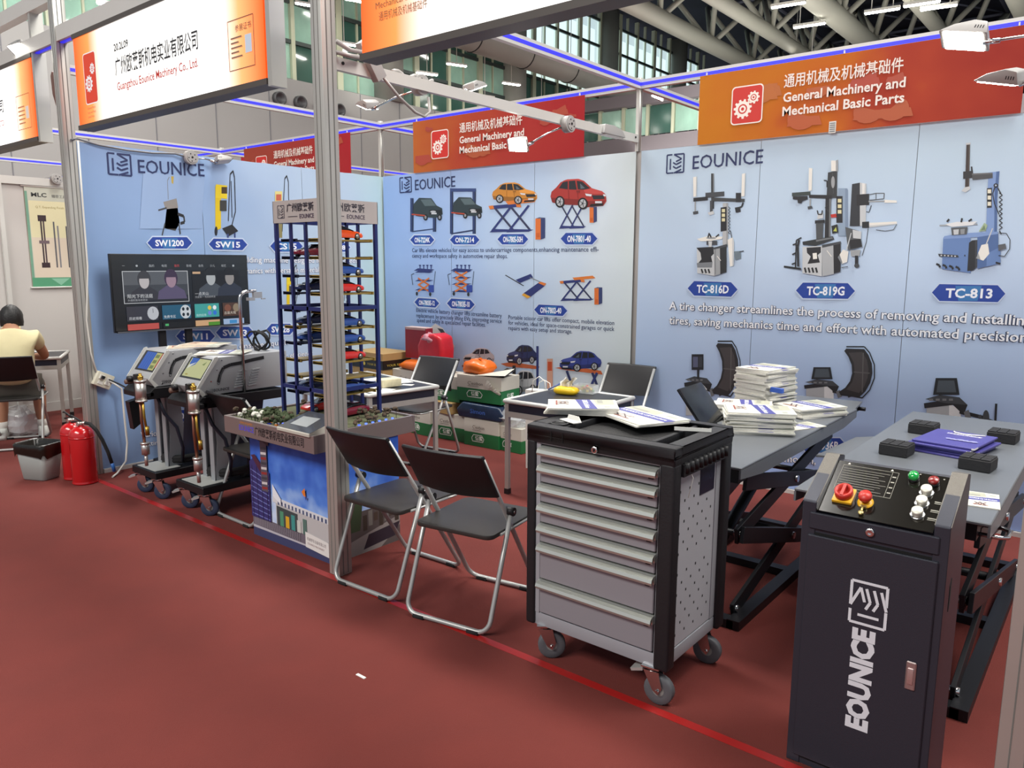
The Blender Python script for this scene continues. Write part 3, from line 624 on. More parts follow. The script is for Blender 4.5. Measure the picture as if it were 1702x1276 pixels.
        N(BK, 6, (738, 430), (716, 442), (712, 562)); N(BK, 6, (716, 456), (700, 462)); N(BK, 6, (714, 496), (698, 504)); N(BK, 6, (712, 540), (696, 546)); N('#24282b', 9, (662, 556), (736, 566)); N(BK, 9, (728, 440), (722, 470), (724, 556))
        P('#24282a', (868, 380), (894, 372), (898, 408), (872, 414)); P('#b9c25a', (876, 402), (888, 384), (892, 404)); P('#54585b', (928, 384), (990, 402), (1002, 470), (940, 486)); P(S1, (960, 396), (998, 404), (996, 436), (962, 432)); P(BK, (946, 440), (996, 436), (1000, 470), (950, 480)); P(S2, (950, 486), (994, 482), (990, 510), (954, 512)); Q(BK, 970, 508, 984, 548); E(DG, 978, 552, 11, 10); P('#e2e0d8', (896, 516), (918, 482), (942, 490), (936, 536), (912, 544)); P(MG, (896, 516), (904, 504), (916, 538), (912, 544)); N(S1, 4, (932, 490), (954, 410)); N('#33373a', 3, (912, 560), (940, 556))
    if kind == 2:
        B1, B2, B3 = '#7f9bcb', '#6583b6', '#4f6b9c'
        P(B1, (1548, 148), (1596, 142), (1586, 260), (1584, 430), (1536, 430), (1542, 260)); P(B3, (1582, 144), (1596, 142), (1586, 260), (1584, 430), (1572, 430), (1574, 250)); P(BK, (1541, 216), (1563, 214), (1562, 300), (1541, 302))
        for k in range(3): Q('#e4e0cc', 1544, 221 + k * 27, 1559, 238 + k * 27)
        P('#3a302e', (1452, 26), (1468, 24), (1464, 212), (1446, 212)); P('#57504c', (1462, 25), (1468, 24), (1464, 212), (1460, 212)); P(S1, (1450, 20), (1470, 18), (1470, 26), (1450, 28)); P('#2e2f32', (1438, 144), (1480, 140), (1480, 170), (1438, 176)); N(BK, 7, (1474, 122), (1478, 158)); P('#4b4d50', (1476, 152), (1566, 148), (1566, 172), (1478, 180)); P('#6b6d70', (1476, 152), (1566, 148), (1566, 154), (1476, 158)); P(S1, (1430, 228), (1444, 212), (1466, 208), (1470, 220), (1448, 234))
        N('#2b2d30', 4, *[(1594 + 14 * (k % 2), 236 + k * 10) for k in range(17)]); N(BK, 4, (1578, 204), (1566, 240), (1574, 284), (1594, 330)); E(BK, 1580, 204, 10, 9); E('#aebdd4', 1580, 204, 4, 4); N(BK, 5, (1588, 214), (1602, 240))
        P(B2, (1352, 430), (1470, 424), (1470, 584), (1346, 566)); P(B1, (1356, 424), (1420, 412), (1590, 404), (1588, 420), (1470, 430), (1352, 436)); P(B3, (1500, 428), (1590, 414), (1592, 540), (1500, 566)); P(B2, (1540, 500), (1600, 470), (1600, 542), (1540, 556)); P('#25282d', (1464, 452), (1478, 442), (1500, 440), (1498, 556), (1482, 572), (1456, 576)); P('#3a3e45', (1490, 442), (1500, 440), (1498, 556), (1490, 564))
        P(WH, (1494, 520), (1518, 462), (1546, 456), (1552, 500), (1526, 530)); P(S2, (1494, 520), (1504, 496), (1514, 526), (1526, 530)); N(S1, 5, (1538, 460), (1566, 390)); P('#9fb592', (1506, 404), (1530, 366), (1544, 376), (1536, 400)); P('#6f8468', (1514, 400), (1530, 376), (1536, 396))
        N('#9ba1a6', 6, (1336, 378), (1500, 372)); P('#dfe1e2', (1360, 372), (1410, 362), (1500, 360), (1480, 376), (1390, 384)); P('#55585b', (1386, 388), (1458, 384), (1454, 416), (1390, 420)); P(S1, (1396, 396), (1420, 394), (1418, 416), (1398, 418)); P('#8b9094', (1426, 394), (1446, 392), (1444, 414), (1428, 416)); N(BK, 8, (1368, 362), (1378, 350)); N(BK, 8, (1430, 364), (1434, 346)); N(BK, 8, (1462, 360), (1476, 350))
        P('#3a3d42', (1330, 500), (1416, 506), (1420, 516), (1334, 512))
        for k in range(5): E('#c9ccd0', 1344 + k * 15, 507 + k, 4, 3, 8)
        for k in range(4): N(BK, 9, (1322 + k * 28, 544 + k * 4), (1336 + k * 28, 550 + k * 4), (1338 + k * 28, 560 + k * 4))
        P('#5a5d62', (1590, 462), (1622, 456), (1626, 478), (1592, 488)); N('#2b2d30', 3.5, (1594, 410), (1626, 412), (1642, 440), (1640, 480), (1618, 512), (1592, 508)); N(BK, 5, (1596, 400), (1604, 416)); N(BK, 8, (1580, 538), (1600, 544)); E('#2f333a', 1446, 508, 3, 4, 8)
def welder(a, f, kind):
    a.frame(*f)
    if kind == 0:
        a.poly([(.22, .12), (.62, .08), (.78, .2), (.7, .46), (.3, .44)], '#3b3732'); a.poly([(.26, .44), (.72, .46), (.66, .62), (.18, .56)], '#8d8a86'); a.line([(.36, .6), (.33, .92), (.40, .98)], .02, MG); a.poly([(.46, .99), (.56, .99), (.54, .86), (.48, .88)], '#b9a24a'); a.line([(.0, .42), (.3, .46)], .03, DG); a.line([(.14, .0), (.24, .2)], .04, DG); a.line([(.8, .02), (.74, .2)], .04, DG); a.line([(.8, .2), (.95, .22), (.92, .32), (.7, .36)], .05, BK)
    elif kind == 1:
        a.poly([(.02, .1), (.25, .14), (.25, .74), (.02, .78)], '#e0c31c'); a.poly([(.02, .6), (.5, .58), (.5, .78), (.05, .8)], '#e8cf28'); a.rect(.27, .66, .5, .76, '#4a3a1c'); a.rect(.2, .4, .48, .56, '#3b3d3a'); a.poly([(.3, .14), (.7, .2), (.95, .1), (.55, .02)], BK); a.line([(.55, .25), (.62, .95), (.74, 1.0), (.8, .9), (.84, .4), (.7, .2)], .03, BK); a.line([(.7, .3), (.66, .85)], .025, BK); a.ell(.05, .1, .06, .07, BK); a.rect(.5, .0, .56, .06, '#3b4a80'); a.rect(.78, .0, .84, .07, '#3b4a80')
    else:
        a.rect(.1, .3, .55, .55, '#c9b84a'); a.rect(.15, .55, .5, .75, '#d9cf8a'); a.rect(.12, .0, .5, .3, '#8a8458'); a.line([(.5, .1), (.62, .95), (.72, 1), (.8, .9), (.84, .2)], .03, BK); a.rect(.2, .6, .45, .7, '#c2654a')
    a.fr = None
# left banner: welding machines
PR = Prints(wall_art_left); a1 = PR.new('logo_print'); emblem(a1, 181, 253, 217, 290); a1.tpx('EOUNICE', 230, 287, 340, 293, 23, NAVY, .005)
a2 = PR.new('backdrop_print')
a2.poly([a2.px(238, 285), a2.px(340, 296), a2.px(335, 380), a2.px(232, 380)], '#93aed4', True)
PR.draw(welder, (263, 292, 309, 391), 0); PR.draw(welder, (357, 284, 398, 395), 1); PR.draw(welder, (452, 292, 486, 395), 2)
for x in (476, 484, 560): PR.draw(welder, (x, 440, x + 22, 520), 1) if x != 484 else None
badge(PR.new('badge_print'), 245, 394, 319, 413, 'SW1200', tilt=0); badge(PR.new('badge_print'), 347, 397, 411, 415, 'SW15', tilt=1); badge(PR.new('badge_print'), 449, 400, 503, 418, 'CS15'); badge(PR.new('badge_print'), 540, 404, 582, 418, 'CS18')
badge(PR.new('badge_print'), 293, 549, 357, 568, 'SW11'); badge(PR.new('badge_print'), 359, 543, 422, 562, 'SW13'); badge(PR.new('badge_print'), 443, 538, 490, 556, 'SW28'); badge(PR.new('badge_print'), 262, 681, 316, 700, 'SW30')
wt = dict(c='#f2f5fa', out='#5d6f92', bold=.02)
PR.new('caption_print').tpx('Welding machine designed for repair needs', 391, 436, 594, 437, 10, '#eef2f8', .01, '#5d6f92')
PR.new('caption_print').tpx('mechanics with versatile materials', 391, 455, 534, 452, 10, '#eef2f8', .01, '#5d6f92')
PR.new('caption_print').tpx('A dent puller machine ensures quick', 236, 594, 480, 572, 10, '#eef2f8', .01, '#5d6f92'); PR.new('caption_print').tpx('and mechanic efficiency', 418, 602, 520, 590, 9, '#eef2f8', .01, '#5d6f92')
PR.new('caption_print').tpx('Various and welding functions', 234, 727, 373, 712, 10, '#eef2f8', .01, '#5d6f92'); PR.new('caption_print').tpx('cutting', 236, 742, 268, 738, 8, '#eef2f8', .01, '#5d6f92')
banner('blue welding machine banner covering the left wall', BAN1, 'x', 0, PR.l)
# back banner: car lifts
PR = Prints(wall_art_back); a1 = PR.new('logo_print'); emblem(a1, 665, 295, 684, 321); a1.tpx('EOUNICE', 690, 316, 757, 310, 18, NAVY, .005)
PR.draw(two_post, (682, 328, 730, 386), False); PR.draw(two_post, (748, 313, 796, 390), True)
PR.draw(scissor_lift, (812, 330, 890, 386)); PR.draw(car, (818, 303, 893, 338), '#c9862f'); PR.draw(power_box, (890, 361, 906, 398))
PR.draw(scissor_lift, (928, 330, 976, 380), top=False); PR.draw(car, (915, 297, 1008, 346), '#a8322c'); PR.draw(power_box, (980, 343, 992, 370))
PR.draw(battery_lift, (688, 440, 722, 488), False); PR.draw(battery_lift, (749, 440, 786, 488), True)
a2 = PR.new('machine_print'); a2.frame(840, 455, 908, 495); a2.poly([(.25, .75), (.62, 1), (.68, .85), (.36, .62)], '#2a3672'); a2.poly([(.45, .2), (.8, .62), (.96, .5), (.62, .05)], '#2a3672'); a2.poly([(.45, .2), (.62, .05), (.54, -.02), (.4, .12)], '#d9a132'); a2.poly([(.8, .62), (.96, .5), (1, .6), (.86, .68)], '#d97b32'); a2.line([(0, .95), (.45, .5)], .03, BK); a2.line([(.6, .85), (.86, .66)], .03, MG); a2.fr = None
PR.draw(scissor_lift, (930, 458, 990, 500)); PR.draw(power_box, (988, 477, 1001, 506))
a2 = PR.new('machine_print'); a2.frame(706, 540, 756, 590); a2.poly([(0, .4), (.05, .8), (.35, 1.05), (.6, .9), (1, .3), (.9, .1), (.4, .3)], '#dad8d4'); a2.ell(.25, .38, .12, .2, BK); a2.ell(.62, .38, .1, .2, BK); a2.poly([(.42, .9), (.6, .86), (.95, .36), (.8, .4)], '#4a4e55'); a2.rect(.1, .0, .16, .4, '#2c3f6c'); a2.fr = None
PR.draw(car, (770, 578, 822, 606), '#b7aeb2', flip=True); a2 = PR.new('machine_print'); a2.frame(768, 560, 824, 640); a2.rect(0, .38, 1, .42, '#8a5a52'); a2.rect(.88, .0, .94, .45, '#2c3f6c'); a2.rect(.5, .0, .55, .6, '#777c84'); a2.fr = None
PR.draw(car, (842, 573, 893, 605), '#22305c', flip=True); PR.draw(car, (841, 615, 895, 655), '#b9bdc0', flip=True)
a2 = PR.new('machine_print'); a2.frame(832, 575, 898, 652); a2.poly([(0, .62), (.15, .56), (.95, .5), (.98, .56), (.3, .66)], '#b8603a'); a2.rect(.9, .0, .96, 1.0, '#2c3a74'); a2.rect(.3, .3, .38, .58, BK); a2.fr = None
PR.draw(car, (930, 583, 1000, 616), '#34438f', flip=True); a2 = PR.new('machine_print'); a2.frame(922, 560, 1002, 640); a2.poly([(0, .36), (.2, .32), (1, .22), (.96, .30), (.3, .40)], '#c9683a'); a2.line([(.25, .3), (.36, .0)], .05, '#26325e'); a2.line([(.78, .26), (.88, .0)], .05, '#26325e'); a2.line([(.88, .26), (.76, .0)], .05, '#2c3a74'); a2.fr = None
a2 = PR.new('machine_print'); a2.frame(908, 596, 920, 646); a2.rect(.1, 0, .9, 1, '#d6a48c'); a2.rect(.2, .6, .8, .9, '#c9542e'); a2.fr = None
badge(PR.new('badge_print'), 682, 391, 722, 406, 'ON-7224K'); badge(PR.new('badge_print'), 748, 391, 797, 406, 'ON-7214'); badge(PR.new('badge_print'), 827, 389, 878, 406, 'ON-7805-50H'); badge(PR.new('badge_print'), 932, 387, 993, 406, 'ON-7801-40')
badge(PR.new('badge_print'), 689, 496, 730, 510, 'ON-7803E-12', tilt=2); badge(PR.new('badge_print'), 743, 497, 789, 513, 'ON-7803E-10', tilt=2); badge(PR.new('badge_print'), 888, 507, 943, 524, 'ON-7802-40', tilt=2)
for t, p in (('Car lifts elevate vehicles for easy access to undercarriage components,enhancing maintenance effi-', (685, 419, 995, 418)), ('ciency and workspace safety in automotive repair shops.', (685, 428, 844, 429)),
             ('Electric vehicle battery changer lifts streamline battery', (692, 518, 834, 528)), ('replacement by precisely lifting EVs, improving service', (692, 527, 834, 537)), ('speed and safety in specialized repair facilities.', (693, 535, 807, 543)),
             ('Portable scissor car lifts offer compact, mobile elevation', (845, 530, 1021, 540)), ('for vehicles, ideal for space-constrained garages or quick', (845, 539, 1021, 550)), ('repairs with easy setup and storage.', (845, 548, 951, 554))):
    PR.new('caption_print').tpx(t, *p, 7.0, NAVY, .004)
banner('blue car lift banner on the back wall', BAN2, 'y', 0, PR.l)
# back banner: tire changers
PR = Prints(wall_art_back); a1 = PR.new('logo_print'); emblem(a1, 1108, 257, 1138, 289); a1.tpx('EOUNICE', 1151, 281, 1268, 271, 23, NAVY, .005)
PR.draw(tire_changer, (1050, 230), 0); PR.draw(tire_changer, (1050, 230), 1); PR.draw(tire_changer, (1050, 230), 2)
PR.draw(balancer, (1140, 582, 1210, 690), True, True); PR.draw(balancer, (1340, 590, 1428, 690), True, False); PR.draw(balancer, (1540, 600, 1650, 740), False, False)
badge(PR.new('badge_print'), 1143, 468, 1226, 492, 'TC-816D', tilt=2); badge(PR.new('badge_print'), 1323, 470, 1421, 496, 'TC-819G', tilt=1); badge(PR.new('badge_print'), 1549, 473, 1671, 501, 'TC-813', tilt=2); badge(PR.new('badge_print'), 1330, 728, 1407, 752, 'CB-936B')
PR.new('caption_print').tpx('A tire changer streamlines the process of removing and installing', 1112, 514, 1716, 541, 13.5, '#f3f6fb', .014, '#34405c', .035)
PR.new('caption_print').tpx('tires, saving mechanics time and effort with automated precision.', 1112, 538, 1714, 569, 13.5, '#f3f6fb', .014, '#34405c', .035)
PR.new('caption_print').tpx('balances smooth,', 1234, 762, 1356, 771, 12, '#f3f6fb', .014, '#34405c', .035)
banner('blue tire changer banner on the back wall', BAN3, 'y', 3, PR.l)
# adhesive tape tags and cable along the left banner top
wc = tag(B().tube([(.06, .0 + .04 * k, 2.50 - .05 * math.sin(k * .35)) for k in range(1)] + [(.03, .05, 2.52), (.04, .2, 2.49), (.045, .4, 2.475), (.045, .6, 2.475), (.05, .78, 2.49), (.06, .88, 2.47)], .008, 6).out('lamp_cable', mat('grey_cable', '#6d7076', .5)), 'grey lamp cable draped along the left banner top', 'cable')
# ------------------------------------------------------------------ folding chairs
def arc(cx, cy, r, a0, a1, n=6): return [(cx + r * math.cos(R(a0 + (a1 - a0) * k / n)), cy + r * math.sin(R(a0 + (a1 - a0) * k / n))) for k in range(n + 1)]
chair_seat = mat('chair_seat_board', '#2b2927', .42, var=.12, scale=20)
chair_black = mat('chair_black_vinyl', '#151518', .42, var=.15, scale=20)
def make_chair(label):
    t = thing('folding_chair', label, 'chair')
    def uframe(hw, yt, zt, yb, r=.06):
        f = lambda s, k: (s * hw, yt + (yb - yt) * k, zt + (.014 - zt) * k)
        l = math.hypot(yt - yb, zt); k1 = 1 - r / l; pts = [f(-1, 0), f(-1, .5), f(-1, k1)]
        d = Vector((0, (yb - yt) / l, -(zt - .014) / l))
        for k in range(1, 6):
            a = math.pi / 2 * k / 6; q = Vector(f(-1, k1)) + d * (r * math.sin(a)); q.x = -hw + r * (1 - math.cos(a)); pts.append(tuple(q))
        e = [(-x, y, z) for x, y, z in pts][::-1]
        return pts + [(-hw + r, yb, .014), (hw - r, yb, .014)] + e
    B().tube(uframe(.205, -.255, .81, .27), .0115, 8).out('front_frame', grey_tube, t)
    B().tube(uframe(.228, -.045, .53, -.25), .0115, 8).out('rear_frame', grey_tube, t)
    for s in (-1, 1):
        B().cyl((s * .2, -.05, .525), (s * .245, -.05, .525), .02, n=12).cyl((s * .244, -.05, .525), (s * .249, -.05, .525), .008, n=8, mi=1).out('hinge', [black_pl, steel], t)
    b = B(); n = 12; vs = []; fs = []                                  # curved back rest
    prof = [(.60, -.13), (.61, -.137), (.80, -.252), (.825, -.266)]
    for i in range(n + 1):
        x = -.215 + .43 * i / n; cv = .022 * (1 - (x / .215) ** 2); dz = -.012 * (1 - (x / .215) ** 2)
        for (z, y) in ((.612 + dz, -.125), (.612 + dz, -.147), (.82, -.279), (.83, -.272), (.826, -.256)): vs.append((x, y + cv * -1 + .0, z))
    for i in range(n):
        for j in range(5): fs.append((i * 5 + j, i * 5 + (j + 1) % 5, (i + 1) * 5 + (j + 1) % 5, (i + 1) * 5 + j))
    fs += [(0, 1, 2, 3, 4)[::-1], tuple(n * 5 + k for k in range(5))]
    b.add(vs, [f[::-1] for f in fs]); bk = b.out('backrest', chair_black, t, .004)
    d = B().cyl((0, -.2225, .722), (0, -.2215, .7225), .009, n=12); d.out('maker_mark', mat('dull_red_mark', '#4a1d1f', .6), bk)
    pts = [(x, y) for x, y in arc(.16, .2, .05, 0, 90) + arc(-.16, .2, .05, 90, 180) + arc(-.17, -.16, .04, 180, 270) + arc(.17, -.16, .04, 270, 360)]
    b = B(); b.prism(pts, 'xy', .425, .447); b.out('seat', chair_seat, t, .006)
    B().tube([(s * .214, y, .432) for s, y in ((1, -.12), (1, .15))], .007, 6).tube([(-.214, -.12, .432), (-.214, .15, .432)], .007, 6).tube([(.214, .15, .432)] + [(x * 1.03, y * 1.02, .432) for x, y in arc(.16, .2, .05, 0, 90) + arc(-.16, .2, .05, 90, 180)] + [(-.214, .15, .432)], .006, 6).out('seat_rim', grey_tube, t)
    for s in (-1, 1):
        B().cyl((s * .13 - .03, .27, .008), (s * .13 + .03, .27, .008), .015, n=8).out('foot_pad', rubber, t); B().cyl((s * .15 - .03, -.25, .008), (s * .15 + .03, -.25, .008), .015, n=8).out('foot_pad', rubber, t)
    return t
CG = 'black folding chairs in the booth'
ch = make_chair('black folding chair standing in front of the aluminium post')
ch.location = (3.27, .17, 0); ch.rotation_euler.z = R(2); ch['group'] = CG
copy_tree(ch, (3.81, .17, 0), R(9), 'black folding chair beside the grey tool cabinet', CG)
copy_tree(ch, (1.55, 2.0, 0), R(186), 'black folding chair behind the table with tissue bag and boxes', CG)
copy_tree(ch, (3.06, 2.66, 0), R(184), 'black folding chair against the back wall by the balancer prints', CG)
copy_tree(ch, (1.835, .33, 0), R(-1), 'black folding chair squeezed between welder cart and display plinth', CG)
pc = copy_tree(ch, (-1.52, -.02, 0), R(60), 'black folding chair under the seated person in the cream shirt', CG)
copy_tree(ch, (-2.5, 1.28, 0), R(140), 'folding chair holding a black backpack in the neighbouring booth', CG)

# ------------------------------------------------------------------ tables
tab_blk = mat('table_black_laminate', '#24262c', .35)
def table(loc, rz, w, d, h, label):
    t = thing('table', label, 'table', loc, rz, 'aluminium framed black tables')
    B().box(-w / 2, w / 2, -d / 2, d / 2, h - .018, h - .004).out('tabletop', tab_blk, t)
    r = B(); b = .016
    for a, c in (((-w / 2, -d / 2), (w / 2, -d / 2)), ((w / 2, -d / 2), (w / 2, d / 2)), ((w / 2, d / 2), (-w / 2, d / 2)), ((-w / 2, d / 2), (-w / 2, -d / 2))): r.cyl((*a, h - .013), (*c, h - .013), b, n=10)
    for x in (-1, 1):
        for y in (-1, 1): r.ball((x * w / 2, y * d / 2, h - .013), b, 8)
    r.out('edge_rail', alu_w, t)
    a = B()
    for s in (-1, 1): a.box(-w / 2 + .01, w / 2 - .01, s * (d / 2 - .01) - .006, s * (d / 2 - .01) + .006, h - .085, h - .024).box(s * (w / 2 - .01) - .006, s * (w / 2 - .01) + .006, -d / 2 + .01, d / 2 - .01, h - .085, h - .024)
    a.out('apron_panel', mat('apron_dark', '#1d1e2c', .4), t)
    a = B()
    for s in (-1, 1): a.box(-w / 2 + .01, w / 2 - .01, s * (d / 2 - .012) - .012, s * (d / 2 - .012) + .012, h - .125, h - .085).box(s * (w / 2 - .012) - .012, s * (w / 2 - .012) + .012, -d / 2 + .01, d / 2 - .01, h - .125, h - .085)
    a.out('lower_rail', alu, t)
    for x in (-1, 1):
        for y in (-1, 1):
            l = B().box(x * (w / 2 - .014) - .016, x * (w / 2 - .014) + .016, y * (d / 2 - .014) - .016, y * (d / 2 - .014) + .016, .03, h - .02).out('leg', alu, t, .003, 1)
            B().box(x * (w / 2 - .014) - .018, x * (w / 2 - .014) + .018, y * (d / 2 - .014) - .018, y * (d / 2 - .014) + .018, 0, .04).out('foot', black_pl, l)
    return t
t1c = (1.48, 1.50, 0)
table(t1c, R(-8), 1.0, .62, .70, 'long black table behind the parking tower with papers on it')
table((3.09, 1.99, 0), R(2), .66, .66, .69, 'square black table with the yellow tissue pack on it')
table((-2.48, .40, 0), R(62), .7, .6, .70, 'black table in front of the seated person')

# ------------------------------------------------------------------ tool cabinet
cab_grey = mat('cabinet_grey_paint', '#9a9ca2', .4, .15, var=.04, scale=3)
cab_drawer = mat('drawer_grey_paint', '#8b8a90', .4, .15)
han = mat('drawer_handle_aluminium', '#c9ccc4', .3, .7)
def caster(par, x, y, z, r, wm, brake=False, name='caster', ang=0):
    ang -= R(72)
    f = B(); f.M = Matrix.Translation((x, y, 0)) @ Matrix.Rotation(ang, 4, 'Z')
    f.box(-.035, .035, -.035, .035, z - .006, z); f.cyl((0, 0, z - .02), (0, 0, z - .006), .022)
    for s in (-1, 1): f.prism([(-.03, z - .02), (.03, z - .02), (.045, r + .015), (.03, r - .015), (.008, r)], 'yz', s * .021 - .002, s * .021 + .002)
    f.cyl((-.03, .028, r), (.03, .028, r), .007, n=8)
    fk = f.out(name, steel if wm != 'pink' else steel, par)
    w = B(); w.M = f.M
    w.lathe([(r * .55, -.014), (r * .93, -.017), (r, -.012), (r, .012), (r * .93, .017), (r * .55, .014)], (0, .028, r), 20, axis='x'); 
    w.out('tyre', wm, fk)
    w = B(); w.M = f.M; w.lathe([(.006, -.016), (r * .2, -.018), (r * .5, -.012), (r * .6, -.014), (r * .6, .014), (r * .5, .012), (r * .2, .018), (.006, .016)], (0, .028, r), 16, axis='x'); w.out('wheel', mat('wheel_core_grey', '#7f807c', .5), fk)
    if brake:
        w = B(); w.M = f.M; w.prism([(-.03, z - .012), (-.03, z - .024), (-.075, z - .038), (-.08, z - .028)], 'yz', -.03, .03); w.out('brake_pedal', mat('brake_metal', '#c6c7c4', .35, .6), fk)
    return fk
tc = thing('tool_cabinet', 'grey seven drawer tool cabinet with black top on wheels', 'cabinet', (4.29, -.05, 0))
B().box(.03, .63, .03, .47, .17, .93).out('body', cab_grey, tc)
B().box(.02, .64, .012, .48, .15, .205).out('base_frame', cab_grey, tc, .004)
b = B(); b.box(.055, .605, .018, .031, .205, .945); b.out('front_frame', mat('drawer_gap_black', '#0b0b0d', .6), tc)
b = B().box(.044, .064, .010, .034, .205, .94).box(.596, .604, .012, .034, .205, .94).box(.05, .61, .012, .034, .925, .945); b.out('front_surround', cab_grey, tc)
for x, y, bw in ((.0, .0, .044), (.60, .0, .06), (.0, .44, .06), (.60, .44, .06)):
    B().box(x, x + bw, y, y + .06, .15, .94).out('corner_bumper', mat('bumper_black', '#131418', .55, bump=.1, scale=80), tc, .012, 3)
zs = [.92, .848, .766, .684, .598, .515, .358, .208]
for i in range(7):
    z1, z0 = zs[i], zs[i + 1]
    dr = B().box(.068, .592, .004, .022, z0 + .004, z1 - .034).out('drawer', cab_drawer, tc, .003, 1)
    B().prism([(.02, z1 - .002), (-.004, z1 - .006), (-.016, z1 - .014), (-.020, z1 - .026), (-.016, z1 - .036), (-.011, z1 - .034), (-.012, z1 - .026), (-.006, z1 - .017), (.0, z1 - .014), (.0, z1 - .036), (.02, z1 - .036)], 'yz', .064, .594).out('handle', han, dr)
    B().prism([(.006, z1 - .004), (.0, z1 - .0065), (.0, z1 - .010), (.006, z1 - .008)], 'yz', .066, .592).out('label_strip', mat('clear_strip', '#9a9aa0', .3), dr)
    B().box(.56, .578, -.006, .004, z1 - .045, z1 - .036).out('latch', black_pl, dr)
top = B()                                                                 # black tray top with raised rims and wells
top.box(0, .66, 0, .50, .93, .962).box(0, .66, 0, .055, .962, 1.0).box(0, .66, .445, .50, .962, 1.0).box(0, .06, .055, .445, .962, 1.0).box(.60, .66, .055, .445, .962, 1.0).box(.115, .135, .055, .445, .962, .992).box(.515, .535, .055, .445, .962, .992).box(.06, .115, .055, .15, .962, .994)
tp = top.out('top_tray', MATS['bumper_black'], tc, .007, 2)
B().box(.137, .513, .057, .443, .962, .968).out('mat', mat('ribbed_rubber_mat', '#1b1b1c', .7, bump=.4, scale=90), tp)
B().lathe([(.03, .0), (.034, .006), (.038, .006), (.04, 0)], (.088, .105, .994), 18).out('cup_hole_ring', black_pl, tp)
B().lathe([(.001, 0), (.03, .001)], (.088, .105, .995), 18).out('cup_hole', mat('hole_black', '#050506', .9), tp)
g = B()
for x in (.12, .175): g.box(x, x + .004, -.0015, .004, .945, .985)
g.out('notch', mat('hole_black', '#050506', .9), tp)
lk = B().lathe([(.0135, -.001), (.0135, .012), (.010, .014), (.002, .010)], (.33, .0, .945), 14, axis='y').out('lock', steel, tc)
kk = B().box(.327, .333, -.0145, -.011, .939, .951).out('keyhole', black_pl, lk)
sp = B().box(.631, .637, .075, .43, .21, .90).out('perforated_panel', mat('perforated_grey', '#b0b2b8', .45, .2), tc)
hl = B()
for k in range(15):
    for j in range(8):
        if (k + j) % 2 == 0 and k not in (7,): hl.box(.6372, .6376, .095 + j * .038, .103 + j * .038, .25 + k * .04, .26 + k * .04)
ho = hl.out('perforation', MATS['hole_black'], sp); ho['kind'] = 'stuff'
B().box(.6372, .6395, .26, .385, .765, .88).out('side_sticker', mat('dark_blue_sticker', '#1d2030', .3), sp)
a = Art((.64, .27, .815), (0, 1, 0), (0, 0, 1), (1, 0, 0)); a.text('TOOLS', 0, 0, .02, '#3d4358', w=.09); a.out('sticker_print', INK, sp)
B().box(.626, .64, .40, .445, .21, .92).out('side_trim', cab_grey, tc)
rk = B(); rk.box(.645, .668, .06, .44, .885, .93)
for k in range(10): rk.cyl((.664, .085 + k * .037, .895), (.664, .085 + k * .037, .935), .013, n=8)
rk.out('tool_holder_rail', black_pl, tc)
B().tube([(.66, .12, .90), (.672, .125, .87), (.668, .10, .80)], .0015, 5).out('string', paper, tc)
b = B(); b.tube([(-.022, .06, .955), (-.03, .15, .965), (-.03, .40, .965), (-.022, .48, .955)], .016, 10); b.box(-.03, .0, .05, .075, .92, .96).box(-.03, .0, .465, .49, .92, .96); b.out('push_handle', mat('handle_beige', '#c7c3a4', .4, .3), tc)
tyre_grey = mat('grey_tyre', '#55565a', .6)
for x, y, a in ((.075, .04, 20), (.585, .035, -12), (.595, .43, -10), (.075, .43, 15)): caster(tc, x, y, .152, .058, tyre_grey, (x > .5 and y < .1), ang=R(a))

# ------------------------------------------------------------------ control cabinet
cc_m = mat('dark_textured_powder', '#32343e', .42, .3, bump=.06, scale=300)
cc_s = mat('cheek_textured_powder', '#6a665f', .45, .35, bump=.4, scale=260)
cc = thing('control_cabinet', 'tall dark grey control cabinet with angled button panel', 'cabinet', (5.39, -.025, 0))
W_, D_ = .415, .27
B().prism([(0, .0), (D_, .0), (D_, .985), (D_ - .035, .995), (.02, .875), (0, .86)], 'yz', .02, W_ - .02).out('body', cc_m, cc)
for x0 in (0, W_ - .02): B().prism([(-.004, 0), (D_ + .004, 0), (D_ + .004, 1.0), (D_ - .06, 1.012), (.0, .905), (-.004, .90)], 'yz', x0 - (.022 if x0 else 0), x0 + (.02 if x0 else .042)).out('side_cheek', cc_m, cc, .002, 1)
for x0 in (-.001, W_ - .043): B().add([(x0, -.002, .902), (x0 + .044, -.002, .902), (x0 + .044, D_ - .06, 1.0135), (x0, D_ - .06, 1.0135), (x0, D_ + .003, 1.002), (x0 + .044, D_ + .003, 1.002)], [(0, 1, 2, 3), (3, 2, 5, 4)]).out('cheek_cap', cc_s, cc)
dr = B().box(.022, W_ - .022, -.012, .004, .03, .795).out('door', cc_m, cc, .003, 1)
B().box(.017, W_ - .017, -.003, .001, .022, .803).out('door_gap', MATS['hole_black'], cc)
a = Art((0, -.0122, 0), (1, 0, 0), (0, 0, 1), (0, -1, 0))
vs, fs, tw = glyphs('EOUNICE', .055)
k_ = .335 / tw; hh = .062 / .73
a.k += 1; a.add([a.P3(.240 - y * hh * 1.0 + .0, .197 + x * k_) for x, y in vs], [f for f in fs], c=L('#d4d6dc'))
b0 = a
def lg(x, y): return (.163 + (1 - y) * .108, .548 + x * .138)
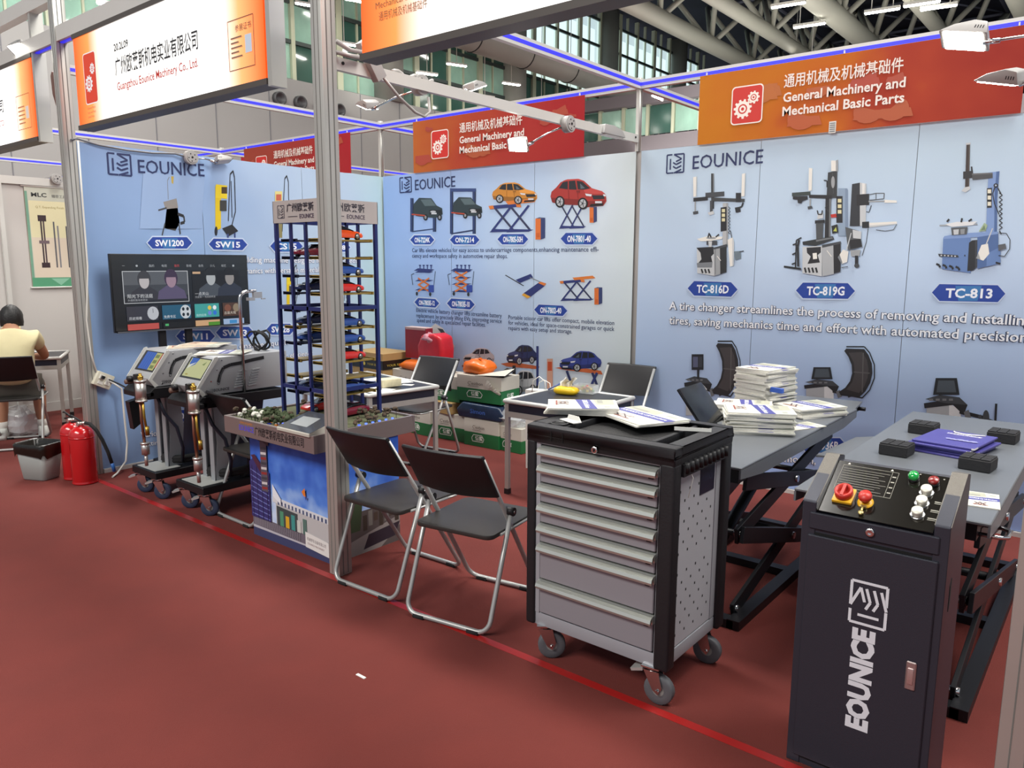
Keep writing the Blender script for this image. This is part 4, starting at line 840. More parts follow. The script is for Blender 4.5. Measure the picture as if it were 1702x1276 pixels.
for pts in ([(.30, .97), (0, .97), (0, .03), (.40, .03)], [(.52, .03), (.97, .03), (.97, .97), (.40, .97), (.84, .72), (.52, .60)], [(.2, .76), (.2, .2)], [(.36, .56), (.54, .45), (.84, .57)], [(.36, .36), (.54, .25), (.84, .37)], [(.84, .18), (.42, .02)]): a.line([lg(*p) for p in pts], .0085, '#d4d6dc')
a.out('logo_print', INK, dr)
hd = B().box(W_ - .080, W_ - .052, -.018, -.012, .385, .475).out('door_handle', mat('satin_nickel', '#b9aaa8', .35, .8), dr, .003, 1)
B().box(W_ - .074, W_ - .058, -.022, -.017, .405, .455).out('handle_lever', mat('satin_nickel2', '#d2c5c3', .3, .8), hd, .003, 2)
dw = B().box(.024, W_ - .024, -.010, .004, .815, .868).out('upper_drawer', cc_m, cc, .003, 1)
B().lathe([(.013, -.001), (.013, .006), (.009, .008), (.003, .004)], (.205, -.01, .842), 16, axis='y').out('drawer_lock', steel, dw)
sl = math.atan2(.12, .205)                                               # control panel, sloped
pn = bpy.data.objects.new('panel_origin', None)
PM = Matrix.Translation((.0205, .0, .874)) @ Matrix.Rotation(sl, 4, 'X') @ Matrix.Diagonal((.9, 1, 1, 1))
def pnl(name, m, fn, par, bev=0):
    b = B(); b.M = PM; fn(b); return b.out(name, m, par, bev)
pp = pnl('control_panel', mat('gloss_black_panel', '#161410', .16, coat=.3, var=.2, scale=120), lambda b: b.box(.024, W_ - .026, -.004, .232, .004, .0075), cc)
A0 = PM @ Vector((0, 0, .0076)); AU = Vector((.9, 0, 0)); AV = (PM.to_3x3() @ Vector((0, 1, 0))); AN = PM.to_3x3() @ Vector((0, 0, 1))
a = Art(A0, AU, AV, AN, step=.00005)
gr = '#8e8b80'
a.line([(.05, .215), (.235, .215), (.235, .10), (.05, .10), (.05, .215)], .0012, gr); a.line([(.215, .215), (.215, .10)], .0012, gr)
for k in range(9): a.line([(.055, .20 - k * .011), (.21 - (k * 37 % 5) * .008, .20 - k * .011)], .0018, '#6f6c64')
for k in range(4): a.rect(.219, .19 - k * .024, .231, .195 - k * .024, gr)
a.poly([(.062, .219), (.072, .219), (.067, .227)], '#d8d4c8'); a.poly([(.206, .219), (.216, .219), (.211, .227)], '#d8d4c8')
for x, y in ((.352, .128), (.348, .092), (.346, .058)): a.rect(x + .016, y - .012, x + .045, y - .008, gr); a.rect(x + .016, y - .018, x + .04, y - .0155, gr)
a.rect(.298, .222, .303, .226, gr); a.rect(.372, .216, .377, .22, gr)
a.out('legend_print', INK, pp)
rs = pnl('rotary_switch', mat('switch_yellow', '#d9a51c', .4), lambda b: b.box(.062, .128, .040, .104, .0075, .018), pp, .003)
pnl('switch_knob', mat('switch_red', '#b5281c', .4), lambda b: b.lathe([(.028, .018), (.03, .02), (.03, .038), (.022, .04), (.021, .026), (.001, .026)], (.095, .073, 0), 22).box(.090, .100, .048, .098, .026, .042), rs)
es = pnl('emergency_stop', mat('switch_red', '#b5281c', .4), lambda b: b.lathe([(.012, .0075), (.012, .024), (.021, .026), (.022, .032), (.02, .040), (.001, .043)], (.167, .068, 0), 22), pp)
pnl('yellow_collar', mat('switch_yellow', '#d9a51c', .4), lambda b: b.lathe([(.026, .0075), (.026, .010), (.013, .012)], (.167, .064, 0), 22), es)
ky = pnl('key', mat('brass_key', '#c9b878', .3, .8), lambda b: b.box(.164, .170, .018, .040, .014, .016).lathe([(.001, .013), (.009, .013), (.009, .017), (.001, .017)], (.167, .014, 0), 12).box(.157, .177, .036, .044, .010, .018), es)
gl = pnl('green_lamp', mat('green_lens', '#0f8a3a', .15, coat=.5, emit=.25), lambda b: b.lathe([(.0165, .018), (.017, .026), (.014, .032), (.001, .034)], (.285, .200, 0), 20), pp)
pnl('lamp_base', black_pl, lambda b: b.lathe([(.017, .0075), (.017, .018)], (.285, .200, 0), 20), gl)
rl = pnl('red_button', mat('red_lens', '#7d1a18', .3, coat=.3), lambda b: b.lathe([(.0165, .018), (.017, .026), (.014, .029), (.001, .03)], (.348, .194, 0), 20), pp)
pnl('lamp_base', black_pl, lambda b: b.lathe([(.017, .0075), (.017, .018)], (.348, .194, 0), 20), rl)
for x, y in ((.335, .154), (.332, .106), (.330, .058)):
    pb = pnl('push_button', mat('chrome_button', '#cfccbf', .38, .35), lambda b: b.lathe([(.015, .0075), (.016, .012), (.0175, .013), (.0175, .025), (.0155, .027), (.001, .0265)], (x, y, 0), 20), pp)
    pnl('bezel', steel, lambda b: b.lathe([(.023, .0075), (.0225, .009), (.017, .0095)], (x, y, 0), 24), pb)
vb = B().prism([(.075, .70), (.095, .72), (.095, .64), (.075, .62)], 'yz', W_, W_ + .0015); vb.out('vent_slot', MATS['hole_black'], cc)

# ------------------------------------------------------------------ scissor lift tables
lift_m = mat('lift_deck_grey', '#6f7378', .38, .35, var=.06, scale=5)
lift_d = mat('lift_black', '#15161b', .45, .25)
def lift(x0, x1, y0, y1, z, label, tail):
    t = thing('scissor_lift', label, 'car lift', ((x0 + x1) / 2, (y0 + y1) / 2, 0)); w = (x1 - x0) / 2; l = (y1 - y0) / 2
    B().box(-w, w, -l, l, z - .012, z).out('deck', lift_m, t, .003, 1)
    sk = B(); 
    for s in (-1, 1): sk.prism([(-l, z - .012), (l, z - .012), (l, z - .05), (l - .25, z - .075), (-l + .25, z - .075), (-l, z - .05)], 'yz', s * (w - .004) - .004, s * (w - .004) + .004)
    sk.out('side_skirt', lift_m, t)
    B().box(-w + .05, w - .05, -l + .1, l - .1, z - .10, z - .014).out('deck_beam', lift_d, t)
    if tail:
        e = B().prism([(-w + .05, l), (w - .02, l), (w - .06, l + .34), (-w + .05, l + .30)], 'xy', z - .022, z - .010).out('drive_on_flap', lift_m, t)
        B().box(w - .12, w - .06, l + .22, l + .30, z - .06, z - .02).cyl((w - .06, l + .27, z - .045), (w - .02, l + .27, z - .045), .012, n=8).out('hinge', lift_d, e)
    bs = B()
    for s in (-1, 1): bs.box(s * (w - .05) - .03, s * (w - .05) + .03, -l + .12, l - .1, 0, .045)
    for yy in (-l + .12, 0, l - .16): bs.box(-w + .05, w - .05, yy, yy + .06, 0, .04)
    bs.out('base_frame', lift_d, t)
    y_a, y_b = -l + .22, l - .22; zt = z - .12; zm = .42; pairs = []
    for s in (-1, 1):
        for k, (p, q) in enumerate((((y_a, .06), (y_b, zm)), ((y_b, .06), (y_a, zm)), ((y_a, zm), (y_b, zt)), ((y_b, zm), (y_a, zt)))):
            x = s * (w - .07) + (.014 if k % 2 else -.014); d = Vector((0, q[0] - p[0], q[1] - p[1])).normalized(); n = Vector((0, -d.z, d.y)) * .038
            P0, P1 = Vector((0, *p)) - d * .03, Vector((0, *q)) + d * .03
            b = B(); b.prism([((P0 + n).y, (P0 + n).z), ((P0 - n).y, (P0 - n).z), ((P1 - n).y, (P1 - n).z), ((P1 + n).y, (P1 + n).z)], 'yz', x - .009, x + .009); ar = b.out('scissor_arm', lift_d, t, .002, 1)
            B().cyl((x - .018, (p[0] + q[0]) / 2, (p[1] + q[1]) / 2), (x + .018, (p[0] + q[0]) / 2, (p[1] + q[1]) / 2), .018, n=12).cyl((x - .02, *p), (x + .02, *p), .016, n=10).out('pivot_pin', steel, ar)
    B().cyl((0, y_a, .10), (0, .05, .45), .03, n=14).cyl((0, .05, .45), (0, .25, .60), .018, n=12, mi=1).out('cylinder', [lift_d, steel], t)
    B().cyl((-w + .06, y_a, zm), (w - .06, y_a, zm), .016, n=10).cyl((-w + .06, y_b, zm), (w - .06, y_b, zm), .016, n=10).cyl((-w + .06, 0, .25), (w - .06, 0, .25), .02, n=10).out('cross_shaft', lift_d, t)
    return t
lift(4.34, 4.93, .60, 2.32, .79, 'scissor lift platform loaded with brochure stacks', True)
lift_b = lift(5.20, 5.85, .46, 2.46, .79, 'scissor lift platform carrying the blue paper bags', False)
hb = tag(B().tube([(5.80, .62, .70), (5.86, .62, .70), (5.885, .64, .70), (5.885, .72, .70), (5.86, .74, .70), (5.80, .74, .70)], .008, 8).out('grab_handle', steel), 'chrome grab handle on the right lift edge', 'handle')
rr = tag(B().prism([(1.25, .0), (1.62, .0), (1.62, .34), (1.30, .36)], 'yz', 4.985, 5.15).out('red_ramp_box', mat('dull_red_paint', '#7a1f24', .5), None, .006), 'dull red box lying between the two scissor lifts', 'box')
RB = B(); RB.M = Matrix.Translation((-5.525, -1.46, 0)); RB.add([(4.99, 1.40, .70), (5.20, 1.30, .74), (5.20, 1.9, .74), (5.03, 1.95, .70), (4.99, 1.40, .69), (5.20, 1.30, .73), (5.20, 1.9, .73), (5.03, 1.95, .69)], [(0, 1, 2, 3), (7, 6, 5, 4), (0, 4, 5, 1), (1, 5, 6, 2), (2, 6, 7, 3), (3, 7, 4, 0)])
RB.out('side_flap', lift_m, lift_b)
pad_m = mat('rubber_block', '#1a1a1d', .75, bump=.2, scale=70)
def pad(cx, cy, rz, label):
    t = thing('rubber_pad', label, 'pad', (cx, cy, .79), rz, 'black rubber lifting pads')
    B().box(-.06, .06, -.06, .06, 0, .05).out('block', pad_m, t, .004, 1)
    for i in range(3):
        for j in range(3): B().box(-.057 + i * .039, -.022 + i * .039, -.057 + j * .039, -.022 + j * .039, .05, .0545).out('tread_square', pad_m, t)
pad(5.375, 1.29, R(-4), 'black rubber pad on the right lift nearest the green lamp'); pad(5.70, 1.24, R(-6), 'black rubber pad in front of the blue paper bags')
pad(5.375, 1.86, R(-4), 'black rubber pad behind the left end of the blue bags'); pad(5.715, 1.90, R(-4), 'black rubber pad right of the blue paper bags')
bagm = mat('violet_bag_paper', '#433f86', .4, var=.04, scale=4)
for i in range(5):
    t = thing('paper_bag', ('lowest flat violet paper bag of the stack on the lift', 'second flat violet bag from the bottom of the stack', 'middle flat violet bag of the stack', 'violet bag just under the top one of the stack', 'topmost violet paper bag with white lettering and handle')[i], 'bag', (5.56 + .012 * ((i * 7) % 3 - 1), 1.56 + .01 * ((i * 5) % 3 - 1), .7905 + i * .0105), R(-10 + (i * 11 % 5) - 2), 'flat violet paper bags')
    B().box(-.13, .13, -.17, .17, 0, .0095).out('folded_body', bagm, t, .002, 1)
    B().box(.118, .1305, -.172, -.12, .002, .008).out('white_inlay', paper, t)
    if i == 4:
        a = Art((0, 0, .0096), (1, 0, 0), (0, 1, 0), (0, 0, 1)); a.text('EOUNICE', -.035, .085, .016, '#e9e9f5', w=.12, bold=.03); a.logo(-.06, .083, .02, .02, '#e9e9f5'); a.rect(-.06, .07, .085, .073, '#b9b9da'); 
        for k in range(7): a.poly([(-.03 + k * .018, -.03 - (k % 3) * .012), (-.012 + k * .018, -.025), (.0 + k * .018, -.045), (-.02 + k * .018, -.06)], '#8f90c6')
        a.out('print', INK, t)
        B().tube([(-.05, .145, .011), (-.035, .11, .014), (.01, .095, .014), (.055, .11, .014), (.085, .14, .011)], .0035, 6).out('handle', paper, t)
# ------------------------------------------------------------------ brochures
def bro_art(a, w, h, seed=0, txt='EOUNICE Car Lift Brochure'):
    a.rect(-w / 2, -h / 2, w / 2, h / 2, '#d6d4c8'); a.poly([(-w / 2, -h * .10), (w / 2, -h * .02), (w / 2, h * .20), (-w / 2, h * .12)], '#45478a')
    a.text(txt, -w * .44, h * .0, h * .075, '#eef0f6', w=w * .86, bold=.02, dirv=.06)
    a.poly([(-w / 2, h * .16), (w * .1, h * .2), (w * .05, h * .46), (-w / 2, h * .46)], '#a9aa98'); a.poly([(w * .12, h * .2), (w * .5, h * .22), (w * .5, h * .5), (w * .08, h * .46)], '#c2c6ba'); a.rect(-w * .45, h * .22, -w * .1, h * .3, '#8f9086'); a.rect(w * .2, h * .3, w * .4, h * .38, '#9fa39a')
    for dx in (0, w * .16): a.line([(-w * .3 + dx, -h * .36), (-w * .08 + dx, -h * .2)], h * .022, '#7a4a42'); a.line([(-w * .1 + dx, -h * .36), (-w * .3 + dx, -h * .2)], h * .022, '#4a3a44')
    a.rect(-w * .34, -h * .39, w * .14, -h * .365, '#8a4a40')
PAGE = mat('brochure_pages', '#c9c7bf', .6, var=.12, scale=60)
COVER = mat('brochure_cover', '#dcdad0', .35)
def brochure(loc, rz, n, label, w=.21, h=.29, tilt=0, th=.004, group='car lift brochures', back=False):
    t = thing('brochure', label, 'brochure', loc, rz, group); t.rotation_euler = (tilt, 0, rz)
    B().box(-w / 2, w / 2, -h / 2, h / 2, 0, th).out('pages', PAGE, t)
    a = Art((0, 0, th), (1, 0, 0), (0, 1, 0), (0, 0, 1)); bro_art(a, w, h); a.out('cover_print', INK, t)
    return t
ORD = 'lowest second third fourth fifth sixth seventh eighth ninth tenth eleventh twelfth thirteenth fourteenth fifteenth sixteenth seventeenth eighteenth nineteenth twentieth twenty-first twenty-second twenty-third twenty-fourth twenty-fifth twenty-sixth'.split()
def stack(x, y, z, rz, n, th, label_top, label_in, group, w=.21, h=.29):
    proto = None; k = 0
    for i in range(n):
        zz = z + .0006 + i * (th + .0006); dx, dy, dr = random.uniform(-.008, .008), random.uniform(-.008, .008), random.uniform(-4, 4)
        lb = label_top if i == n - 1 else (ORD[i] + ' ' + label_in.replace('inside', 'from the bottom inside') if i else 'lowest ' + label_in.replace('inside', 'at the foot of'))
        if proto is None: proto = brochure((x + dx, y + dy, zz), rz + R(dr), 1, lb, w, h, 0, th, group)
        else: copy_tree(proto, (x + dx, y + dy, zz), rz + R(dr), lb, group)
# on the tool cabinet
for i in range(5):
    brochure((4.31 + i * .004, .31 - i * .003, 1.0022 + i * .0066), R(-62 + i * 2), 1, 'topmost brochure of the left fan on the tool cabinet' if i == 4 else ORD[i] + (' brochure from the bottom' if i else ' brochure') + ' of the left fan on the tool cabinet', .215, .30, 0, .006, 'brochures fanned on the tool cabinet')
for i in range(2):
    brochure((4.585, .345 + i * .004, 1.0022 + i * .0055), R(-28 + i * 3), 1, ('lower car lift brochure at the middle of the tool cabinet', 'open faced car lift brochure at the middle of the tool cabinet')[i], .34, .25, 0, .005, 'brochures fanned on the tool cabinet')
cdm = thing('card', 'white folded card in the right tray of the tool cabinet', 'card', (4.86, .27, 1.0006), R(25))
B().box(-.07, .07, -.02, .02, .0, .003).out('sheet', paper, cdm); B().box(-.07, .07, -.0215, -.0195, .0, .014).out('fold', paper, cdm)
cdm = thing('card', 'white folded card in the left cup hole of the tool cabinet', 'card', (4.40, .10, 1.0006), R(-20))
B().box(-.05, .05, -.02, .02, 0, .003).out('sheet', paper, cdm); B().prism([(-.05, 0), (.05, .0), (.03, .022), (-.04, .02)], 'xz', .018, .0205).out('fold', paper, cdm)
# on the scissor lift
G = 'brochures piled on the scissor lift'
stack(4.47, 2.06, .79, R(-14), 26, .0085, 'topmost brochure of the tall pile on the lift', 'brochure inside the tall pile on the scissor lift', G, .22, .30)
stack(4.70, 1.36, .79, R(-62), 17, .006, 'topmost brochure of the front pile on the lift', 'brochure inside the front pile on the scissor lift', G, .24, .33)
stack(4.49, 1.68, .79, R(-70), 10, .007, 'topmost brochure of the low pile behind the front pile', 'brochure inside the low pile behind the front pile', G, .21, .30)
stack(4.76, 1.98, .79, R(-30), 7, .007, 'topmost brochure of the low pile by the lift flap', 'brochure inside the low pile by the lift flap', G, .24, .32)
brochure((4.84, 1.60, .7906), R(-24), 1, 'single leaflet beside the front pile on the lift edge', .13, .24, 0, .003, G)
bl = thing('card_box', 'small blue card box tucked in the tall brochure pile', 'box', (4.60, 1.905, .905), R(-14))
B().box(-.045, .035, -.012, .01, 0, .028).out('sleeve', mat('blue_card', '#2f55ad', .4), bl, .002, 1)
brochure((5.79, .74, .7905), R(8), 1, 'leaflet on the right lift behind the control cabinet', .10, .2, 0, .003, G)
# tablet on stand
tb = thing('tablet_stand', 'black tablet on a slanted grey stand behind the tool cabinet', 'tablet', (4.56, 1.14, .79), R(92))
M_ = Matrix.Translation((0, 0, .05)) @ Matrix.Rotation(R(52), 4, 'X')
b = B(); b.M = M_; b.box(-.14, .14, .0, .23, -.008, .008); b.out('tablet', mat('tablet_black', '#101216', .2), tb, .006, 2)
b = B(); b.M = M_; b.box(-.13, .13, .012, .218, -.010, -.008); b.out('screen', mat('dark_glass', '#15181d', .08), tb)
B().prism([(-.08, 0), (.10, 0), (.10, .006), (.02, .01), (.13, .17), (.115, .175), (-.005, .012), (-.08, .008)], 'yz', -.08, .08).out('bracket', mat('stand_grey', '#7d7f83', .4, .3), tb)

# ------------------------------------------------------------------ things on the two tables
ts = thing('tissue_pack', 'yellow soft tissue pack with a white tissue pulled out', 'tissues', (2.98, 2.10, .69), R(10))
b = B(); vs = []; n = 14
for k in range(n):
    t = 2 * math.pi * k / n; vs.append((.085 * math.copysign(abs(math.cos(t)) ** .6, math.cos(t)), .05 * math.copysign(abs(math.sin(t)) ** .6, math.sin(t)), 0))
lay = [(.92, .002), (1.05, .015), (1.1 , .03), (.92, .048), (.55, .056)]
V = [(x * s * (1 + .05 * ((i * 3 + j) % 2)), y * s, z) for j, (s, z) in enumerate(lay) for i, (x, y, _) in enumerate(vs)]
b.add(V, [(j * n + i, j * n + (i + 1) % n, (j + 1) * n + (i + 1) % n, (j + 1) * n + i) for j in range(4) for i in range(n)] + [tuple(range(n))[::-1], tuple(4 * n + i for i in range(n))], 0, True)
b.out('wrapper', mat('yellow_wrapper', '#dcb51a', .35), ts)
V = []; n = 10
for k in range(n + 1):
    x = -.05 + .1 * k / n; V += [(x, .012 * math.sin(k * 1.6), .052), (x * 1.1, .02 * math.sin(k * 1.6 + .7), .085), (x * .9 + .03, .025 * math.sin(k * 1.3 + 1), .11 + .02 * math.sin(k * .9))]
b = B(); b.add(V, [f for k in range(n) for f in ((k * 3, k * 3 + 3, k * 3 + 4, k * 3 + 1), (k * 3 + 1, k * 3 + 4, k * 3 + 5, k * 3 + 2))], 0, True); b.out('tissue', mat('tissue_white', '#e3dfd2', .9), ts)
cb_ = thing('candy_box', 'clear plastic box of colourful sweets on the square table', 'box', (3.06, 2.24, .69), R(8))
clr = mat('clear_plastic', '#dfe3e4', .1, alpha=.32)
B().box(-.08, .08, -.05, .05, .0, .004).box(-.08, .08, -.05, -.047, .004, .06).box(-.08, .08, .047, .05, .004, .06).box(-.08, -.077, -.05, .05, .004, .06).box(.077, .08, -.05, .05, .004, .06).out('container', clr, cb_)
cm = [mat('sweet_' + n, c, .4) for n, c in (('green', '#5a8a3c'), ('yellow', '#d0b83a'), ('red', '#a8382c'), ('brown', '#7a5236'))]
for k in range(16): B().ball((random.uniform(-.062, .062), random.uniform(-.034, .034), .016 + (k % 3) * .012), .013, 7, .8).out('sweet', cm[k % 4], cb_)
pn_ = tag(B().tube([(2.80, 2.12, .70), (2.86, 2.2, .745)], .006, 6).tube([(2.86, 2.2, .745), (2.88, 2.225, .76)], .003, 5).out('marker_pen', mat('pen_blue', '#4a5a86', .4)), 'dark blue marker pen beside the yellow tissue pack', 'pen')
bh = thing('shopping_bag', 'white paper bag with rope handles behind the square table', 'bag', (2.56, 2.36, 0), R(12))
B().prism([(-.11, 0), (.11, 0), (.12, .64), (-.12, .64)], 'xz', -.05, .05).out('paper_body', paper, bh)
B().tube([(-.06, -.05, .62), (-.05, -.05, .72), (.0, -.045, .755), (.05, -.05, .72), (.06, -.05, .62)], .004, 6).tube([(-.06, .05, .6), (-.045, .05, .69), (.0, .045, .715), (.05, .05, .69), (.06, .05, .6)], .004, 6).out('rope_handle', paper, bh)
tp2 = thing('tissue_block', 'pale wrapped tissue block on the long table', 'tissues', (1.78, 1.45, .70), R(-12))
B().box(-.055, .055, -.085, .085, 0, .062).out('wrapper', mat('cream_wrapper', '#cfc6a4', .4, var=.25, scale=35), tp2, .012, 2)
for i, (x, y, rz, w, h, l) in enumerate(((1.62, 1.62, -20, .21, .29, 'white leaflet behind the pale tissue block'), (1.86, 1.28, 10, .16, .21, 'white leaflet in front of the pale tissue block'), (1.83, 1.60, 25, .09, .06, 'small white note on the long table corner'), (1.45, 1.55, -5, .21, .29, 'white sheet lying behind the parking tower'), (1.70, 1.25, -28, .2, .28, 'blue banded leaflet on the long table front'))):
    o = thing('leaflet', l, 'leaflet', (x, y, .697), R(rz), 'papers on the long table'); B().box(-w / 2, w / 2, -h / 2, h / 2, 0, .002).out('sheet', paper, o)
    if i in (0, 4): a = Art((0, 0, .002), (1, 0, 0), (0, 1, 0), (0, 0, 1)); a.rect(-w * .45, -h * .1, w * .45, h * .1, '#4a52a0'); a.out('cover_print', INK, o)

# ------------------------------------------------------------------ cartons, bags and parcels along the back wall
cart_w = mat('carton_white', '#c4c0b4', .6, var=.06, scale=8); cart_g = mat('carton_green', '#1e6a3a', .5, var=.08, scale=8); kraft = mat('kraft_card', '#a58655', .75, var=.12, scale=6); dkin = mat('carton_dark_inside', '#1c1a19', .9)
def carton(loc, rz, w, d, h, label, torn=False, openfront=False):
    t = thing('water_carton', label, 'carton', loc, rz, 'green and white water cartons')
    B().box(-w / 2, w / 2, -d / 2, d / 2, 0, h * .5).out('green_half', cart_g, t, .003, 1)
    B().box(-w / 2, w / 2, -d / 2, d / 2, h * .5, h).out('white_half', cart_w, t, .003, 1)
    a = Art((0, -d / 2, 0), (1, 0, 0), (0, 0, 1), (0, -1, 0)); a.text("C'estbon", -w * .25, h * .64, h * .13, '#4a4238', w=w * .34)
    a.rect(-w * .25, h * .58, w * .0, h * .60, '#7c766a')
    a.line([(-w * .25, h * .18), (w * .05, h * .18), (w * .08, h * .3), (w * .02, h * .42), (-w * .22, h * .42), (-w * .27, h * .3), (-w * .25, h * .18)], .006, '#dfe6dc'); a.text('怡寶', -w * .17, h * .24, h * .13, '#e6ece2', bold=.02); a.out('carton_print', INK, t)
    a = Art((w / 2, 0, 0), (0, 1, 0), (0, 0, 1), (1, 0, 0)); a.text('怡寶', -d * .2, h * .2, h * .16, '#e6ece2', bold=.02); a.out('carton_print', INK, t)
    if openfront: B().box(-w / 2 + .02, w / 2 - .1, -d / 2 - .001, -d / 2 + .02, h * .42, h * .72).out('torn_opening', dkin, t)
    if torn:
        b = B()
        for k in range(7):
            x = w / 2 - .16 + k * .02; b.add([(x, -d / 2 - .004, h * (.9 - k * .05)), (x + .05, -d / 2 - .02 - .01 * (k % 3), h * (.85 - k * .07)), (x + .03, -d / 2 - .012, h * (.55 - .03 * k)), (x - .02, -d / 2 - .004, h * (.65 - k * .04))], [(0, 1, 2, 3), (3, 2, 1, 0)])
        b.out('torn_flap', cart_w, t)
        B().add([(-w * .1, -d / 2, h + .001), (w * .62, -d / 2 - .03, h + .03), (w * .55, d * .1, h + .07), (w * .05, d * .1, h + .012)], [(0, 1, 2, 3), (3, 2, 1, 0)]).add([(w * .2, -d * .1, h + .002), (w / 2, -d * .4, h + .002), (w * .52, d * .2, h + .05), (w * .3, d * .3, h + .06)], [(0, 1, 2, 3)], 1).out('lid_flap', [cart_w, dkin], t)
    return t
carton((1.30, 2.75, 0), R(3), .44, .30, .25, 'water carton low behind the folding chair with torn bottom flap')
carton((1.72, 2.72, 0), R(2), .40, .28, .25, 'water carton on the floor under the blue plastic pack')
carton((2.03, 2.74, 0), R(-2), .28, .26, .22, 'small water carton at the right end of the row')
carton((.92, 2.72, 0), R(-3), .36, .28, .24, 'water carton at the left end under the table edge')
carton((1.67, 2.74, .40), R(4), .50, .28, .24, 'torn open water carton on top with ragged white edges', True)
carton((1.20, 2.76, .36), R(2), .43, .28, .24, 'open water carton behind the folding chair seat', False, True)
kb = thing('cardboard_tray', 'open brown cardboard tray among the water cartons', 'box', (1.18, 2.70, .252), R(-6))
B().box(-.2, .2, -.13, .13, 0, .105).out('card_body', kraft, kb, .003, 1)
sp_ = thing('plastic_pack', 'dark blue shiny plastic pack under the torn carton', 'pack', (1.70, 2.70, .252), R(3))
b = B(); pr = [(-.24, .0), (.24, .0), (.27, .06), (.22, .13), (-.2, .14), (-.27, .07)]; b.prism(pr, 'xz', -.13, .13); b.out('wrapper', mat('blue_film', '#25344c', .15, var=.4, scale=14), sp_, .02, 3)
a = Art((-.2, -.1305, .05), (1, 0, 0), (0, 0, 1), (0, -1, 0)); a.text('Simon', .1, 0, .04, '#3d66b8', w=.17, bold=.02); a.out('print', INK, sp_)
def blob(par, name, m, c, s, seed, rough=.14, n=16, sm=True):
    random.seed(seed); ph = [random.uniform(0, 6.3) for _ in range(6)]; b = B(); V = []; mN = 11
    for j in range(mN):
        v = math.pi * j / (mN - 1)
        for i in range(n):
            u = 2 * math.pi * i / n; k = 1 + rough * (math.sin(3 * u + ph[0] + 2 * v) * .5 + math.sin(5 * u + ph[1] - 3 * v) * .35 + math.sin(7 * v + ph[2] + u) * .35)
            x, y, z = math.sin(v) * math.cos(u) * k, math.sin(v) * math.sin(u) * k, -math.cos(v) * k
            z = max(z, -.72)
            x = math.copysign(abs(x) ** .75, x); y = math.copysign(abs(y) ** .75, y)
            V.append((c[0] + s[0] * x, c[1] + s[1] * y, c[2] + s[2] * (z + .72) / 1.72))
    b.add(V, [(j * n + i, j * n + (i + 1) % n, (j + 1) * n + (i + 1) % n, (j + 1) * n + i) for j in range(mN - 1) for i in range(n)], 0, sm); return b.out(name, m, par)
pf = thing('plastic_film', 'crumpled clear plastic film on the small water carton', 'film', (2.03, 2.72, .222))
blob(pf, 'crumple', mat('clear_film', '#d5d8da', .12, alpha=.45), (0, 0, 0), (.15, .12, .17), 5, .35, 22, False)
ob1 = thing('orange_bag', 'crumpled orange plastic bag beside the torn carton', 'bag', (1.58, 2.72, .646))
blob(ob1, 'plastic', mat('orange_plastic', '#d9691a', .3, var=.15, scale=12), (0, 0, 0), (.16, .11, .125), 3, .16, 24)
B().tube([(.0, .0, .11), (.02, -.02, .13), (.05, -.03, .135)], .012, 6).out('knot', MATS['orange_plastic'], ob1)
ob2 = thing('orange_bag', 'flat orange plastic bag lying under the red gift bags', 'bag', (.90, 2.74, .602))
blob(ob2, 'plastic', MATS['orange_plastic'], (0, 0, 0), (.34, .15, .10), 8, .10, 22)
wb = carton((.74, 2.76, .34), R(-2), .44, .28, .26, 'wide water carton under the flat orange bag')
kb = thing('cardboard_box', 'brown cardboard box with black printed band behind the tower', 'box', (.28, 2.70, .0), R(-3))
B().box(-.30, .24, -.18, .18, .0, .58).out('lower_carton', kraft, kb, .003, 1)
kb2 = thing('cardboard_box', 'low brown carton with black label on top of the brown box', 'box', (.28, 2.70, .581), R(-3))
B().box(-.30, .24, -.18, .18, 0, .17).out('card_body', kraft, kb2, .003, 1); B().box(-.301, .241, -.182, -.179, .01, .10).box(.2405, .242, -.18, .18, .01, .10).out('black_label', mat('black_card', '#141312', .4), kb2)
a = Art((.2422, 0, 0), (0, 1, 0), (0, 0, 1), (1, 0, 0)); a.text('YOUR SERIES', -.13, .04, .022, '#c9b24a', w=.24); a.out('print', INK, kb2)
a = Art((0, -.1825, 0), (1, 0, 0), (0, 0, 1), (0, -1, 0)); a.text('YOUR SERIES', .0, .045, .022, '#c9b24a', w=.2); a.ell(-.05, .055, .018, .018, '#c9b24a'); a.out('print', INK, kb2)
rg = thing('gift_bag', 'dark red paper gift bag with pale bottle print', 'bag', (.72, 2.80, .705), R(3))
B().prism([(-.14, 0), (.14, 0), (.14, .30), (-.14, .30)], 'xz', -.05, .05).out('paper_body', mat('dark_red_paper', '#8a1a26', .4, var=.15, scale=6), rg, .003, 1)
a = Art((0, -.0505, 0), (1, 0, 0), (0, 0, 1), (0, -1, 0)); a.poly([(.055, .03), (.085, .03), (.085, .14), (.074, .2), (.066, .2), (.055, .14)], '#c9a58e'); a.rect(-.13, .28, .13, .297, '#b9928f'); a.out('print', INK, rg)
B().box(-.14, .14, -.052, .052, .296, .304).out('folded_edge', mat('pale_pink_paper', '#c9b2ac', .6), rg)
rs_ = thing('gift_sack', 'bright red glossy gift sack with flower printed top', 'bag', (1.0, 2.75, .705))
B().prism([(-.15, 0), (.16, 0), (.17, .12), (.15, .24), (.06, .27), (-.10, .25), (-.16, .14)], 'xz', -.10, .09).out('fabric', mat('red_gloss_fabric', '#c4202c', .3, var=.3, scale=9, bump=.6), rs_, .035, 3)
blob(rs_, 'floral_top', mat('floral_fabric', '#c98a96', .5, var=.8, scale=30), (-.03, -.05, .17), (.095, .06, .09), 13, .3, 16)

